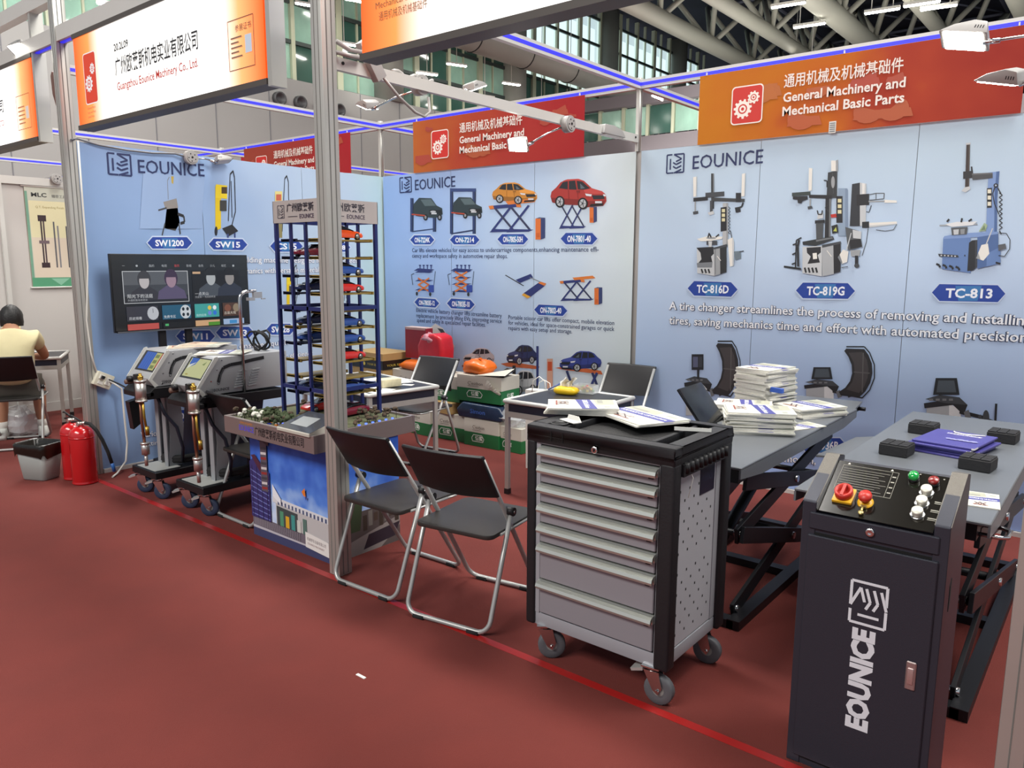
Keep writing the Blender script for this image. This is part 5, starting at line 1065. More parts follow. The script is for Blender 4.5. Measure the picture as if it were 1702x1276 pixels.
# ------------------------------------------------------------------ display plinth with the model parking tower
pl = thing('display_plinth', 'photo printed display plinth carrying the model landscape tray', 'plinth', (2.12, .04, 0))
B().box(0, .755, 0, .50, .012, .64).out('body', mat('plinth_white', '#c8c8c8', .5), pl)
B().box(.02, .735, .02, .48, 0, .012).out('base', mat('plinth_base_dark', '#2d2d30', .8), pl)  # dark inset base block
a = Art((0, 0, 0), (1, 0, 0), (0, 0, 1), (0, -1, 0)); W2, H2 = .755, .64
SKYM = ramp_mat('printed_sky', [(0, '#c9d8f0'), (.28, '#8fafe4'), (.5, '#5280d4'), (.75, '#3b66c2'), (1, '#2c52a8')], 2, .10, .66, .45, noise=1.1, nscale=6.5)
B().add([(.001, -.0012, .12), (W2 - .001, -.0012, .12), (W2 - .001, -.0012, .638), (.001, -.0012, .638)], [(0, 1, 2, 3)]).add([(W2 + .0012, .001, .2), (W2 + .0012, .499, .2), (W2 + .0012, .499, .638), (W2 + .0012, .001, .638)], [(0, 1, 2, 3)]).out('sky_print', SKYM, pl)
a = Art((0, -.0012, 0), (1, 0, 0), (0, 0, 1), (0, -1, 0))
a.rect(0, .0, W2, .055, '#3d4266'); a.rect(0, .055, W2, .12, '#6d6570'); a.poly([(0, .05), (W2, .05), (W2, .058), (0, .066)], '#b9b5bd')
for k in range(26): a.rect(.02 + k * .018, .07, .026 + k * .018, .115, '#8b848c')
a.poly([(.25, .12), (W2, .12), (W2, .235), (.25, .255)], '#b9b6b6'); a.poly([(.22, .25), (W2, .225), (W2, .262), (.22, .285)], '#d5d6da')
for k in range(14): a.rect(.27 + k * .034, .242 - k * .001, .285 + k * .034, .266 - k * .001, '#4d5878')
a.poly([(.26, .12), (.46, .12), (.46, .225), (.26, .235)], '#40484a')
for k, c in enumerate(('#4f8f6f', '#d9a62a', '#3f8f8a', '#c9c9c2', '#55726a')): a.rect(.29 + k * .055, .12, .325 + k * .055, .21 - (k % 2) * .02, c)
a.poly([(.53, .05), (.74, .035), (.74, .12), (.53, .14)], '#e0dcd8'); a.text('机械停车设备有限公司', .545, .095, .016, '#4a3540', w=.17, dirv=-.05); a.text('EOUNICE MACHINERY', .55, .07, .012, '#7a4a50', w=.15, dirv=-.05)
a.poly([(0, .12), (.20, .12), (.20, .42), (.06, .50), (0, .46)], '#33306a')
for k in range(9): a.line([(.01, .14 + k * .034), (.19, .13 + k * .030)], .006, '#6f78b8')
for k in range(4): a.rect(.02 + k * .05, .12, .026 + k * .05, .44, '#2a2752')
a.poly([(.02, .50), (.06, .51), (.19, .40), (.19, .37), (.16, .36)], '#4a2438'); a.rect(.12, .30, .185, .60, '#57505c')
for k in range(9): a.poly([(.125, .31 + k * .03), (.18, .315 + k * .03), (.18, .33 + k * .03), (.125, .325 + k * .03)], ('#8d2f2f', '#c9c2c4', '#3a3a44')[k % 3])
a.poly([(.10, .60), (.15, .635), (.21, .61), (.205, .58), (.15, .60)], '#3c3238'); a.poly([(.23, .29), (.31, .25), (.31, .285), (.23, .36)], '#e3e6ec')
a.poly([(.515, .37), (.545, .395), (.55, .345), (.53, .35)], '#d9792e'); a.poly([(.545, .345), (.565, .35), (.552, .325)], '#30408a')
a.out('photo_print', INK, pl)
a = Art((.7562, 0, 0), (0, 1, 0), (0, 0, 1), (1, 0, 0)); Wd = .50
a.rect(0, .0, Wd, .25, '#57504f'); a.poly([(0, .0), (.35, .0), (.5, .1), (.5, .16), (.0, .06)], '#8d8784'); a.poly([(.0, .14), (.2, .14), (.22, .3), (.14, .36), (0, .33)], '#34452f'); a.poly([(.22, .02), (.46, .04), (.5, .12), (.26, .10)], '#2b2631')
for k in range(7): a.rect(.22 + k * .04, .13 + (k % 3) * .02, .25 + k * .04, .22 + (k % 2) * .02, ('#3d372f', '#7d7a74', '#4b3f36')[k % 3])
a.out('photo_print', INK, pl)
tx0, tx1, ty0, ty1, tz0, tz1 = 2.02, 2.885, -.06, .67, .641, .74
trm = mat('brushed_bronze_grey', '#8d8280', .35, .5, var=.06, scale=2)
tr_ = thing('landscape_tray', 'brushed metal tray of model landscape with small trees', 'model', (tx0, ty0, tz0)); w, d, h = tx1 - tx0, ty1 - ty0, tz1 - tz0
B().box(0, w, 0, .02, 0, h).box(0, w, d - .02, d, 0, h).box(0, .02, .02, d - .02, 0, h).box(w - .02, w, .02, d - .02, 0, h).box(.02, w - .02, .02, d - .02, 0, .02).out('tray_frame', trm, tr_, .002, 1)
B().box(.02, w - .02, .02, d - .02, .02, h - .012).out('ground', mat('model_turf', '#565a40', .95, var=.45, scale=40), tr_)
a = Art((0, 0, 0), (1, 0, 0), (0, 0, 1), (0, -1, 0)); a.text('EOUNICE', .16, .035, .032, '#5a4fc0', w=.15, bold=.03); a.text('COMPANY OF EQUIPMENT', .17, .075, .012, '#d98a3a', w=.13); a.text('广州欧莱斯机电实业有限公司', .32, .028, .042, '#241f22', w=.46, bold=.012); a.out('lettering', INK, tr_)
fol = [mat('model_foliage_brown', '#4a3d30', .95, var=.5, scale=120), mat('model_foliage_green', '#39442a', .95, var=.5, scale=120), mat('model_foliage_white', '#c9c9bd', .9, var=.3, scale=120)]
bark = mat('model_bark', '#2e261f', .9)
random.seed(21); nt_ = 0
for k in range(150):
    x, y = random.uniform(.03, w - .03), random.uniform(.03, d - .03)
    if k % 2: y = .03 + abs(y - .03) * .28
    if .15 < x < .64 and .24 < y < .70: continue
    if .55 < x and y < .24: continue
    hh = random.uniform(.028, .06); m = fol[2] if (y < .12 and x < .4 and k % 3 == 0) else fol[k % 2]
    tt = B().cyl((x, y, h - .013), (x, y, h - .012 + hh * .6), .0018, n=5).out('tree_trunk', bark, tr_)
    b = B()
    for q in range(5): b.ball((x + random.uniform(-.009, .009), y + random.uniform(-.009, .009), h - .012 + hh * random.uniform(.6, 1)), random.uniform(.009, .014), 6, .8)
    b.out('tree_crown', m, tt)
for k in range(7):
    x = .30 + k * .035; b = B().box(x, x + .022, .05 + (k % 2) * .03, .062 + (k % 2) * .03, h - .012, h - .004).out('tiny_car', mat('tiny_' + ('white', 'orange', 'blue')[k % 3], ('#cfcfcf', '#d0762a', '#2a3fb0')[k % 3], .3), tr_)
for k in range(9): B().box(.44 + k * .03 if k < 3 else .80, .45 + k * .03 if k < 3 else .81, .10 if k < 3 else .2 + k * .05, .11 if k < 3 else .21 + k * .05, h - .011, h - .004).out('tiny_blue_light', mat('tiny_led', (.05, .1, 1, 1), .4, emit=4), tr_)
cp = thing('control_plaque', 'grey slanted control plaque on the tray front corner', 'plaque', (2.70, .03, .729))
B().prism([(-.10, 0), (.12, 0), (.12, .075), (-.10, .02)], 'yz', -.13, .16).out('wedge', mat('plaque_cream', '#b9b5aa', .5), cp, .003, 1)
B().add([(-.13, -.095, .0225), (.16, -.095, .0225), (.16, .115, .076), (-.13, .115, .076)], [(0, 1, 2, 3)]).out('dark_face', mat('plaque_glass', '#3b3d42', .15), cp)
a = Art((-.13, -.095, .023), (1, 0, 0), (0, .97, .247), (0, -.247, .97)); a.poly([(.05, .05), (.2, .05), (.18, .16), (.04, .15)], '#7c8082'); a.out('print', INK, cp)
# tower
tw_m = mat('tower_blue', '#1d2a63', .4, .1); pal_m = mat('pallet_yellow', '#8a7434', .5, .1); pal_d = mat('pallet_dark', '#1b2138', .5)
X0, X1, Y0, Y1, Z0, Z1 = 2.20, 2.625, .235, .62, .729, 1.985
tw = thing('parking_tower', 'blue scale model of a vertical parking tower', 'model', (X0, Y0, Z0)); w, d, h = X1 - X0, Y1 - Y0, Z1 - Z0
hb0 = h - .125
for (x, y) in ((0, 0), (w, 0), (0, d), (w, d), (w * .33, 0), (w * .66, 0), (w * .38, d), (w * .63, d)):
    s = .010 if (x in (0, w) and y in (0, d)) else .008
    B().box(x - s, x + s, y - s, y + s, 0, hb0 + .02).out('column', tw_m, tw)
for z in (.165, .635, hb0): B().box(-.008, w + .008, -.008, .008, z, z + .022).box(-.008, w + .008, d - .008, d + .008, z, z + .022).box(-.008, .008, 0, d, z, z + .022).box(w - .008, w + .008, 0, d, z, z + .022).out('ring_beam', tw_m, tw)
pm_ = mat('header_plate', '#b8b0ac', .4, .25)
B().box(-.012, w + .012, -.012, -.008, hb0, h).box(-.012, w + .012, d + .008, d + .012, hb0, h).box(-.012, -.008, -.012, d + .012, hb0, h).box(w + .008, w + .012, -.012, d + .012, hb0, h).out('header_sign', pm_, tw)
for o_, U_, N_, wd in (((-.012, -.0125, hb0), (1, 0, 0), (0, -1, 0), w), ((w + .0125, -.012, hb0), (0, 1, 0), (1, 0, 0), d)):
    a = Art(o_, U_, (0, 0, 1), N_); x_ = .04 if N_[1] else -.04
    if N_[1]: a.logo(.05, .025, .065, .075, '#3a3a48', .06)
    a.text('广州欧莱斯', x_ + .10, .065, .036, '#2c2a36', w=.25, bold=.015); a.text('EOUNICE', x_ + .22, .022, .024, '#3a2a48', w=.13, bold=.01); a.rect(x_ + .11, .032, x_ + .20, .035, '#3a3a48'); a.out('header_print', INK, tw)
LV = [.873, .968, 1.065, 1.165, 1.26, 1.36, 1.46, 1.56, 1.665, 1.765]; LV = [z - Z0 for z in LV][::-1]
PX = (w * .20, w * .82)
for i, z in enumerate(LV):
    for c in (0, 1):
        x = PX[c]; o = B().box(x - .065, x + .065, .02, d - .02, z - .008, z).box(x - .075, x + .075, .02, .03, z - .012, z + .006).box(x - .075, x + .075, d - .03, d - .02, z - .012, z + .006).out('pallet', pal_m if (c == 1 or i in (5, 7, 8)) else pal_d, tw)
def toy_car(color, label):
    t = thing('toy_car', label, 'toy car', (0, 0, 0), 0, 'toy cars parked in the model tower')
    l = .128; b = B(); V = []
    sec = [(-.130, .022, .042, .040), (-.118, .014, .050, .047), (-.06, .012, .056, .048), (.02, .012, .054, .049), (.09, .012, .048, .048), (.12, .014, .040, .044), (.132, .020, .034, .036)]
    for y, z0, z1, hw in sec: V += [(-hw, y, z0), (-hw * 1.02, y, (z0 + z1) / 2), (-hw * .86, y, z1), (hw * .86, y, z1), (hw * 1.02, y, (z0 + z1) / 2), (hw, y, z0)]
    n = len(sec); F = [(i * 6 + j, i * 6 + (j + 1) % 6, (i + 1) * 6 + (j + 1) % 6, (i + 1) * 6 + j) for i in range(n - 1) for j in range(6)] + [tuple(range(6))[::-1], tuple((n - 1) * 6 + j for j in range(6))]
    b.add(V, [f[::-1] for f in F], 0, True); b.out('body', color, t, .002, 2)
    b = B(); V = []
    for y, z, hw in ((-.105, .052, .038), (-.060, .075, .030), (-.005, .077, .030), (.060, .054, .039)): V += [(-hw, y, z), (hw, y, z), (hw * 1.15, y, .050), (-hw * 1.15, y, .050)]
    b.add(V, [(i * 4 + j, i * 4 + (j + 1) % 4, (i + 1) * 4 + (j + 1) % 4, (i + 1) * 4 + j) for i in range(3) for j in range(4)] + [(0, 1, 2, 3), (15, 14, 13, 12)], 0, True); cab = b.out('window_glass', mat('toy_glass', '#15181d', .1), t)
    B().box(-.028, .028, -.057, -.004, .0755, .0785).out('roof', color, t)
    for y in (-.082, .080):
        for s in (-1, 1):
            wh = B().lathe([(.001, -.006), (.0185, -.006), (.0195, -.004), (.0195, .004), (.0185, .006), (.001, .006)], (s * .044, y, .0195), 14, axis='x').out('wheel', rubber, t)
            B().lathe([(.001, -.0015), (.013, -.001), (.013, .001), (.001, .0015)], (s * .0508, y, .0195), 12, axis='x').out('hub', mat('toy_rim', '#a3a3a0', .3, .8), wh)
    return t
cols = {k: mat('toy_paint_' + k, c, .25, coat=.5) for k, c in (('orange', '#e0521a'), ('maroon', '#6d1428'), ('blue', '#23488f'), ('red', '#c02a24'), ('navy', '#15264f'))}
spots = [(0, 1, 'orange', 'orange toy car on the topmost tower level'), (1, 0, 'maroon', 'maroon toy car in the left bay of the tower'), (2, 1, 'blue', 'blue toy car right bay third level from the top'), (3, 1, 'red', 'red toy car right bay just above the middle beam'), (3, 0, 'navy', 'navy toy car left bay just above the middle beam'), (5, 0, 'navy', 'navy toy car left bay first below the middle beam'), (5, 1, 'blue', 'blue toy car right bay first below the middle beam'),
         (6, 0, 'blue', 'blue toy car left bay second below the middle beam'), (6, 1, 'blue', 'blue toy car right bay second below the middle beam'), (7, 1, 'red', 'red toy car right bay before the cardboard box'), (9, 0, 'navy', 'navy toy car left bay lowest tower level'), (9, 1, 'blue', 'blue toy car right bay lowest tower level')]
protos = {}
for lv, c, col, lb in spots + [(10, 0, 'red', 'red toy car on the ground under the tower'), (10, 1, 'maroon', 'maroon toy car on the ground under the tower right side')]:
    z = (LV[lv] if lv < 10 else 0) + Z0 + .0005; loc = (X0 + PX[c], (Y0 + Y1) / 2 + (.02 if lv == 10 else .0), z)
    if col not in protos: protos[col] = toy_car(cols[col], lb); o = protos[col]; o.location = loc
    else: o = copy_tree(protos[col], loc, None, lb)
    if c == 0: o.rotation_euler.z = math.pi
# ------------------------------------------------------------------ television on its floor stand
tv = thing('television', 'large black television on a stand showing a film menu', 'television', (.2, .142, 1.10))
TW, TH = 1.14, .592
B().box(-.03, .0, 0, TW, 0, TH).out('casing', mat('tv_black', '#0e0f12', .35), tv, .004, 2)
a = Art((.0008, .008, .014), (0, 1, 0), (0, 0, 1), (1, 0, 0)); W2, H2 = TW - .016, TH - .02
for k in range(10): a.rect(0, H2 * k / 10, W2, H2 * (k + 1) / 10, ('#0f1318', '#10151b', '#12171e', '#141a21', '#161c23', '#171d24', '#181e25', '#1b2127', '#1f252a', '#22282d')[k])
for k in range(10): a.text(('一', '●', '我的', '电视', '首页', '影视', '会员', '少儿', '综艺', '■')[k], W2 * (.07 + k * .09), H2 * .84, .016, '#c94a50' if k == 4 else '#aeb3b8')
def tile(x0, y0, x1, y1, c): a.rect(W2 * x0, H2 * y0, W2 * x1, H2 * y1, c)
tile(.065, .355, .525, .785, '#c9ccd0'); tile(.069, .363, .521, .777, '#3d4148'); tile(.069, .6, .521, .777, '#565a60'); tile(.069, .363, .521, .45, '#23262d')
def bust(x, y, s, face, coat, hair):
    a.poly([(W2 * (x - .095 * s), H2 * y), (W2 * (x - .085 * s), H2 * (y + .10 * s)), (W2 * (x - .03 * s), H2 * (y + .17 * s)), (W2 * (x + .03 * s), H2 * (y + .17 * s)), (W2 * (x + .085 * s), H2 * (y + .10 * s)), (W2 * (x + .10 * s), H2 * y)], coat)
    a.ell(W2 * x, H2 * (y + .26 * s), .05 * s, .066 * s, hair); a.ell(W2 * x, H2 * (y + .235 * s), .037 * s, .054 * s, face); a.poly([(W2 * x - .04 * s, H2 * (y + .27 * s)), (W2 * x + .04 * s, H2 * (y + .27 * s)), (W2 * x + .03 * s, H2 * (y + .34 * s)), (W2 * x - .03 * s, H2 * (y + .34 * s))], hair)
bust(.21, .40, 1.05, '#b9b3b4', '#33343c', '#3a3b40'); bust(.40, .40, 1.1, '#9a8090', '#574f6c', '#3a2c44')
a.text('阳光下的法庭', W2 * .09, H2 * .43, .024, '#d5d7da'); a.text('热播剧集每晚更新', W2 * .09, H2 * .385, .014, '#9a9da2')
tile(.555, .355, .93, .785, '#15181d'); bust(.70, .42, 1.1, '#a9adb0', '#454c55', '#1c2024'); bust(.85, .42, 1.1, '#8f8a88', '#2a3140', '#15171c'); a.text('一点关山', W2 * .57, H2 * .44, .022, '#c9ccd0'); a.text('热度第一 电视剧频道', W2 * .57, H2 * .40, .014, '#9a9da2'); tile(.56, .74, .62, .77, '#c9a582')
tile(.075, .12, .29, .315, '#34353f'); a.ell(W2 * .255, H2 * .215, .045, .052, '#b9bcc2'); a.line([(W2 * .255, H2 * .22), (W2 * .255, H2 * .28)], .004, '#55585f'); a.text('历史观看', W2 * .09, H2 * .14, .018, '#d5d7da')
tile(.32, .12, .53, .315, '#245874'); a.ell(W2 * .49, H2 * .215, .045, .055, '#c5cbd0')
for dx, dy in ((-.018, .022), (.018, .022), (-.018, -.022), (.018, -.022)): a.ell(W2 * .49 + dx, H2 * .215 + dy, .011, .014, '#1d2730')
a.text('免费专区', W2 * .33, H2 * .14, .018, '#d5d7da')
tile(.56, .12, .75, .315, '#3f9c98')
for k, c in enumerate(('#e0c24a', '#e6e9ef', '#6f84d0', '#2f6fd0')): a.ell(W2 * (.675 + (k % 2) * .04), H2 * (.255 - (k // 2) * .075), .016, .018, c)
a.text('我的应用', W2 * .57, H2 * .14, .016, '#bfe3df')
tile(.78, .12, .93, .315, '#4a3328'); a.text('古装大戏', W2 * .79, H2 * .15, .02, '#dcd2c4'); a.ell(W2 * .82, H2 * .24, .03, .03, '#7a4a38'); a.ell(W2 * .89, H2 * .24, .03, .035, '#8a7a64')
tile(.075, .0, .29, .08, '#b8504a'); tile(.32, .0, .53, .08, '#16191d'); a.rect(W2 * .335, H2 * .03, W2 * .36, H2 * .06, '#4fae6a'); tile(.56, .0, .75, .08, '#c9a078'); tile(.66, .0, .75, .05, '#4f8a2e'); tile(.78, .0, .95, .08, '#9ab0d0'); tile(.83, .01, .89, .06, '#3f88c0')
a.out('screen', SCREEN, tv)
B().box(-.02, .002, .02, TW - .02, -.004, .008).out('lower_bezel', mat('bezel_silver', '#6d7076', .3, .6), tv)
st = B(); 
for y in (.38, .60): st.box(-.06, -.03, y - .028, y + .028, -1.06, .42)
st.box(-.06, -.032, .34, .64, .15, .36); st.out('stand_upright', black_mt, tv, .003, 1)
B().box(-.14, .20, .28, .33, -1.10, -1.05).box(-.14, .20, .62, .67, -1.10, -1.05).box(-.06, -.03, .28, .67, -1.10, -1.05).out('stand_base', black_mt, tv, .004, 1)

# ------------------------------------------------------------------ dent puller welding carts
w_grey = mat('welder_grey', '#a5a6a8', .4, .2, var=.04, scale=4); c_grey = mat('cart_plate_grey', '#969a9e', .45, .2); brass = mat('brass', '#a8863c', .3, .9); nick = mat('nickel', '#cfcac4', .34, .85); copper = mat('copper_tube', '#8a5a48', .35, .7)
navy_tyre = mat('blue_grey_tyre', '#2d3850', .5)
def weld_cart(x, y, label, var):
    t = thing('welding_cart', label, 'welding machine', (x, y, 0), 0, 'spot welding carts by the left banner'); w = .345
    B().box(0, w, 0, .66, .15, .20).out('base_tray', black_mt, t, .004, 1)
    B().box(.04, w - .04, .02, .20, .20, .203).out('tray_sheet', mat('sheet_grey', '#b5b6b2', .5), t)
    for a_, b_ in ((.045, .04), (w - .05, .04), (.045, .60), (w - .05, .60)): caster(t, a_, b_, .15, .057, navy_tyre, b_ < .1, ang=R(25))
    for k, (x0, yy) in enumerate(((.07, .16), (.25, .14))):
        B().prism([(yy, .20), (yy + .10, .20), (yy + .13, .48), (yy + .11, .72), (yy + .01, .72), (yy + .03, .45)], 'yz', x0 - .004, x0 + .004).box(x0 - .045 if k else x0 - .004, x0 + .004 if k else x0 + .045, yy + .0, yy + .008, .20, .72).out('side_plate', c_grey, t)
    B().prism([(.44, .20), (.62, .20), (.66, .46), (.56, .50), (.50, .36), (.44, .30)], 'yz', w - .03, w - .022).out('rear_plate', c_grey, t)
    B().prism([(.34, .20), (.42, .20), (.50, .72), (.40, .72)], 'yz', .06, .30).out('rear_column', mat('column_navy', '#1d2236', .5), t)
    B().prism([(-.015, .715), (.64, .715), (.64, .775), (.03, .79), (-.015, .75)], 'yz', -.01, w + .01).out('machine_shelf', black_mt, t, .003, 1)
    bd = B(); bd.prism([(.055, .792), (.02, .845), (.15, 1.02), (.17, 1.03), (.68, 1.03), (.68, .792)], 'yz', .02, w - .02); bd.out('body', w_grey, t, .005, 2)
    # front frame, screen and sockets follow the sloped face
    d = Vector((0, .13, .175)).normalized(); n = Vector((0, -d.z, d.y)); o = Vector((0, .02, .845))
    for x0 in (.012, w - .02): B().prism([(.045, .79), (.005, .845), (.14, 1.032), (.16, 1.036), (.165, 1.02), (.03, .845), (.07, .80)], 'yz', x0, x0 + .008).out('cheek', alu_w, t)
    a = Art(o + Vector((.035, 0, 0)), (1, 0, 0), d, n, step=.0003); sw = w - .07
    a.rect(0, .055, sw, .212, '#17181b')
    if var == 0:
        a.rect(.03, .068, sw * .62, .205, '#2a62c4'); a.rect(sw * .62, .068, sw * .90, .205, '#c9c77a'); a.rect(sw * .90, .09, sw - .01, .205, '#b83a34')
        for k in range(3): a.rect(sw * .66, .08 + k * .042, sw * .84, .105 + k * .042, '#7a8a4a')
        for k in range(4): a.rect(.06 + k * .03, .08, .063 + k * .03, .2, '#3f7ad8')
    else:
        a.rect(.02, .068, sw - .02, .205, '#d5d69a'); a.poly([(.03, .205), (.12, .205), (.10, .16), (.06, .14), (.03, .16)], '#2f66c8'); a.poly([(.10, .175), (.14, .205), (.03, .12), (.03, .15)], '#eef0e6'); a.poly([(sw * .66, .165), (sw * .8, .19), (sw * .76, .16)], '#8a9a5a'); a.rect(.05, .078, .08, .088, '#b8a84a')
    a.out('screen', print_mat('welder_screen', .65, .2) if 'wsc' not in MATS else MATS['wsc'], t)
    B().lathe([(.02, 0), (.02, .03), (.012, .034), (.001, .034)], (.075, .012, .83), 14, axis='y').out('socket', black_pl, t)
    B().lathe([(.018, 0), (.018, .05), (.010, .055), (.001, .055)], (.06, .022, .81), 14, axis='y').out('cable_plug', mat('bakelite', '#6a5348', .4), t)
    a = Art((w - .0195, 0, 0), (0, 1, 0), (0, 0, 1), (1, 0, 0))
    a.text('EOUNICE', .125, .812, .018, '#2c2f33', w=.11, bold=.02); a.logo(.10, .811, .02, .02, '#2c2f33')
    a.line([(.16, .87), (.175, .92), (.20, .96), (.25, .975), (.33, .98), (.40, .99), (.50, 1.0)], .022, '#17181b'); a.line([(.165, .875), (.18, .92), (.20, .953)], .003, '#6a6c70'); a.ell(.16, .862, .009, .009, '#26282c'); a.ell(.16, .862, .006, .006, '#84868a')
    a.out('side_print', INK, t)
    v = B()
    for c in (0, 1):
        for k in range(7): v.prism([(.27 + c * .10 + k * .006, .82 + k * .017), (.33 + c * .10 + k * .006, .825 + k * .017), (.33 + c * .10 + k * .006, .831 + k * .017), (.27 + c * .10 + k * .006, .827 + k * .017)], 'yz', w - .02, w - .012)
    vo = v.out('louvre', w_grey, t); vo['kind'] = 'stuff'
    s_ = B()
    for yy, zz in ((.10, .81), (.11, .88), (.155, .95), (.19, 1.01), (.66, .81), (.66, 1.0)): s_.cyl((w - .02, yy, zz), (w - .016, yy, zz), .005, n=7)
    s_.out('screw', steel, t)
    # spot welding gun in its holder
    gx, gy = GUN[var]
    gz = .72
    g = B().cyl((gx, gy, gz), (gx, gy, gz + .12), .034, n=16).cyl((gx, gy, gz + .12), (gx, gy, gz + .135), .038, n=16).cyl((gx, gy, gz - .012), (gx, gy, gz), .037, n=16); gg = g.out('gun_barrel', nick, t)
    B().cyl((gx + .005, gy, gz + .13), (gx + .005, gy, gz + .18), .014, .010, n=10).lathe([(.018, .14), (.02, .15), (.02, .16), (.012, .165)], (gx + .005, gy, gz), 8).out('brass_nozzle', brass, gg)
    B().tube([(gx - .02, gy, gz), (gx - .02, gy, gz - .14), (gx - .015, gy + .01, gz - .36)], .010, 8).out('copper_arm', copper, gg)
    B().tube([(gx + .015, gy, gz), (gx + .022, gy, gz - .12), (gx + .03, gy + .01, gz - .24)], .009, 8).cyl((gx + .028, gy + .01, gz - .18), (gx + .031, gy + .01, gz - .24), .014, n=10).out('brass_arm', brass, gg)
    B().cyl((gx - .016, gy + .01, gz - .38), (gx - .016, gy + .01, gz - .30), .026, n=14).cyl((gx - .016, gy + .01, gz - .46), (gx - .016, gy + .01, gz - .38), .012, n=10).cyl((gx - .016, gy + .01, gz - .31), (gx - .016, gy + .01, gz - .295), .03, n=14).out('slide_weight', nick, gg)
    B().box(gx - .07, gx - .035, gy - .015, gy + .02, gz - .02, gz + .17).out('gun_grip', black_pl, gg, .006, 2)
    lp = [(.18 + .13 * math.cos(k * .63), .30 + .14 * math.sin(k * .63), .225 + k * .0016) for k in range(24)]
    B().tube(lp, .022, 8).out('hose_coil', rubber, t)
    B().tube([(.30, .06, .75), (.33, .10, .60), (.37, .16, .50), (.36, .2, .35), (.30, .22, .23)], .012, 7).out('welding_cable', mat('cable_blue_black', '#1a2030', .5), t)
    if var == 0:
        B().prism([(.0, .66), (.10, .68), (.08, .50), (.02, .46)], 'yz', -.03, .03).out('holster', black_pl, t)
    B().box(gx - .02, gx + .02, gy, .02, .74, .76).box(.30, gx + .02, .0, .02, .74, .76).out('gun_bracket', black_mt, t)
    return t
GUN = ((.34, -.055), (.405, -.055))
MATS['wsc'] = print_mat('welder_screen', .65, .2)
c1 = weld_cart(.70, -.03, 'grey welding machine cart nearest the fire extinguishers', 0)
c2 = weld_cart(1.285, -.01, 'grey welding machine cart nearest the display plinth', 1)
B().tube([(.33, .34, .775), (.33, .34, 1.39)] + [(.33, .34 + .055 - .055 * math.cos(R(k * 15)), 1.39 + .055 * math.sin(R(k * 15))) for k in range(1, 7)] + [(.33, .46, 1.447)], .011, 10).out('boom_pole', steel, c2)
B().box(.318, .342, .44, .50, 1.40, 1.44).box(.31, .35, .40, .44, 1.385, 1.405).box(.326, .334, .50, .53, 1.39, 1.398).out('balancer_hook', mat('clear_clip', '#b9bcc0', .2, .4), c2)
cl = tag(B().tube([(1.46 + (.075 + .006 * (k % 5)) * math.cos(k * .55), .56 + .03 * math.sin(k * .11) + .02 * math.cos(k * .9), 1.10 + (.06 + .004 * (k % 3)) * math.sin(k * .55)) for k in range(46)], .007, 6).out('cable_coil', rubber), 'coiled black cable lying on the right welding machine', 'cable')
for i, (x, y, z, rz, l) in enumerate(((1.43, .28, 1.031, -40, 'lower white brochure on the right welding machine'), (1.45, .30, 1.0365, -52, 'upper blue banded brochure on the right welding machine'), (.92, .34, 1.011, -30, 'lower orange edged brochure on the left welding machine'), (.95, .40, 1.016, -45, 'open orange edged brochure on the left welding machine'), (.92, .46, 1.021, -60, 'topmost loose brochure on the left welding machine'))):
    t = brochure((x, y, z), R(rz), 1, l, .21, .30, 0, .005, 'brochures on the welding machines')
    if i > 1: t.location.z = 1.0305 + (i - 2) * .0055
    if i > 1:
        B().box(-.10, .10, -.14, .14, .005, .006).out('page_sheet', mat('pale_orange_page', '#c9b199', .6, var=.15, scale=12), t)

# power box and cords on the left banner
pb = thing('power_box', 'tilted white socket box fixed to the left banner', 'power box', (.031, .085, .735))
b = B(); b.M = Matrix.Rotation(R(-28), 4, 'X'); b.box(0, .05, -.065, .065, -.055, .055); b.out('housing', mat('box_cream', '#cfcbb8', .45), pb, .006, 2)
b = B(); b.M = Matrix.Rotation(R(-28), 4, 'X'); b.box(.05, .056, -.045, -.005, .0, .035).box(.05, .056, .01, .05, -.03, .03).box(.05, .054, -.04, .0, -.04, -.015); b.out('socket_plate', white_pl, pb, .002, 1)
b = B(); b.M = Matrix.Rotation(R(-28), 4, 'X'); b.box(.056, .075, -.035, -.012, .006, .028); b.out('plug', black_pl, pb)
tag(B().tube([(.05, .05, .79), (.04, .02, .95), (.04, -.02 + .03, 1.2), (.05, .0 + .045, 1.6), (.052, .047, 2.1), (.055, .048, 2.5)], .007, 6).out('white_cable', white_pl), 'white cable running up from the socket box along the post', 'cable')
tag(B().tube([(.09, .12, .73), (.10, .20, .66), (.09, .21, .40), (.08, .22, .22), (.10, .19, .08), (.16, .09, .012), (.22, .03, .008)], .008, 6).out('white_cable', white_pl), 'grey white cable hanging from the socket box to the floor', 'cable')
tag(B().tube([(.11, .11, .74), (.25, .12, .72), (.50, .10, .70), (.68, .04, .72)], .006, 6).out('black_cable', rubber), 'thin black cable from the socket box to the left cart', 'cable')

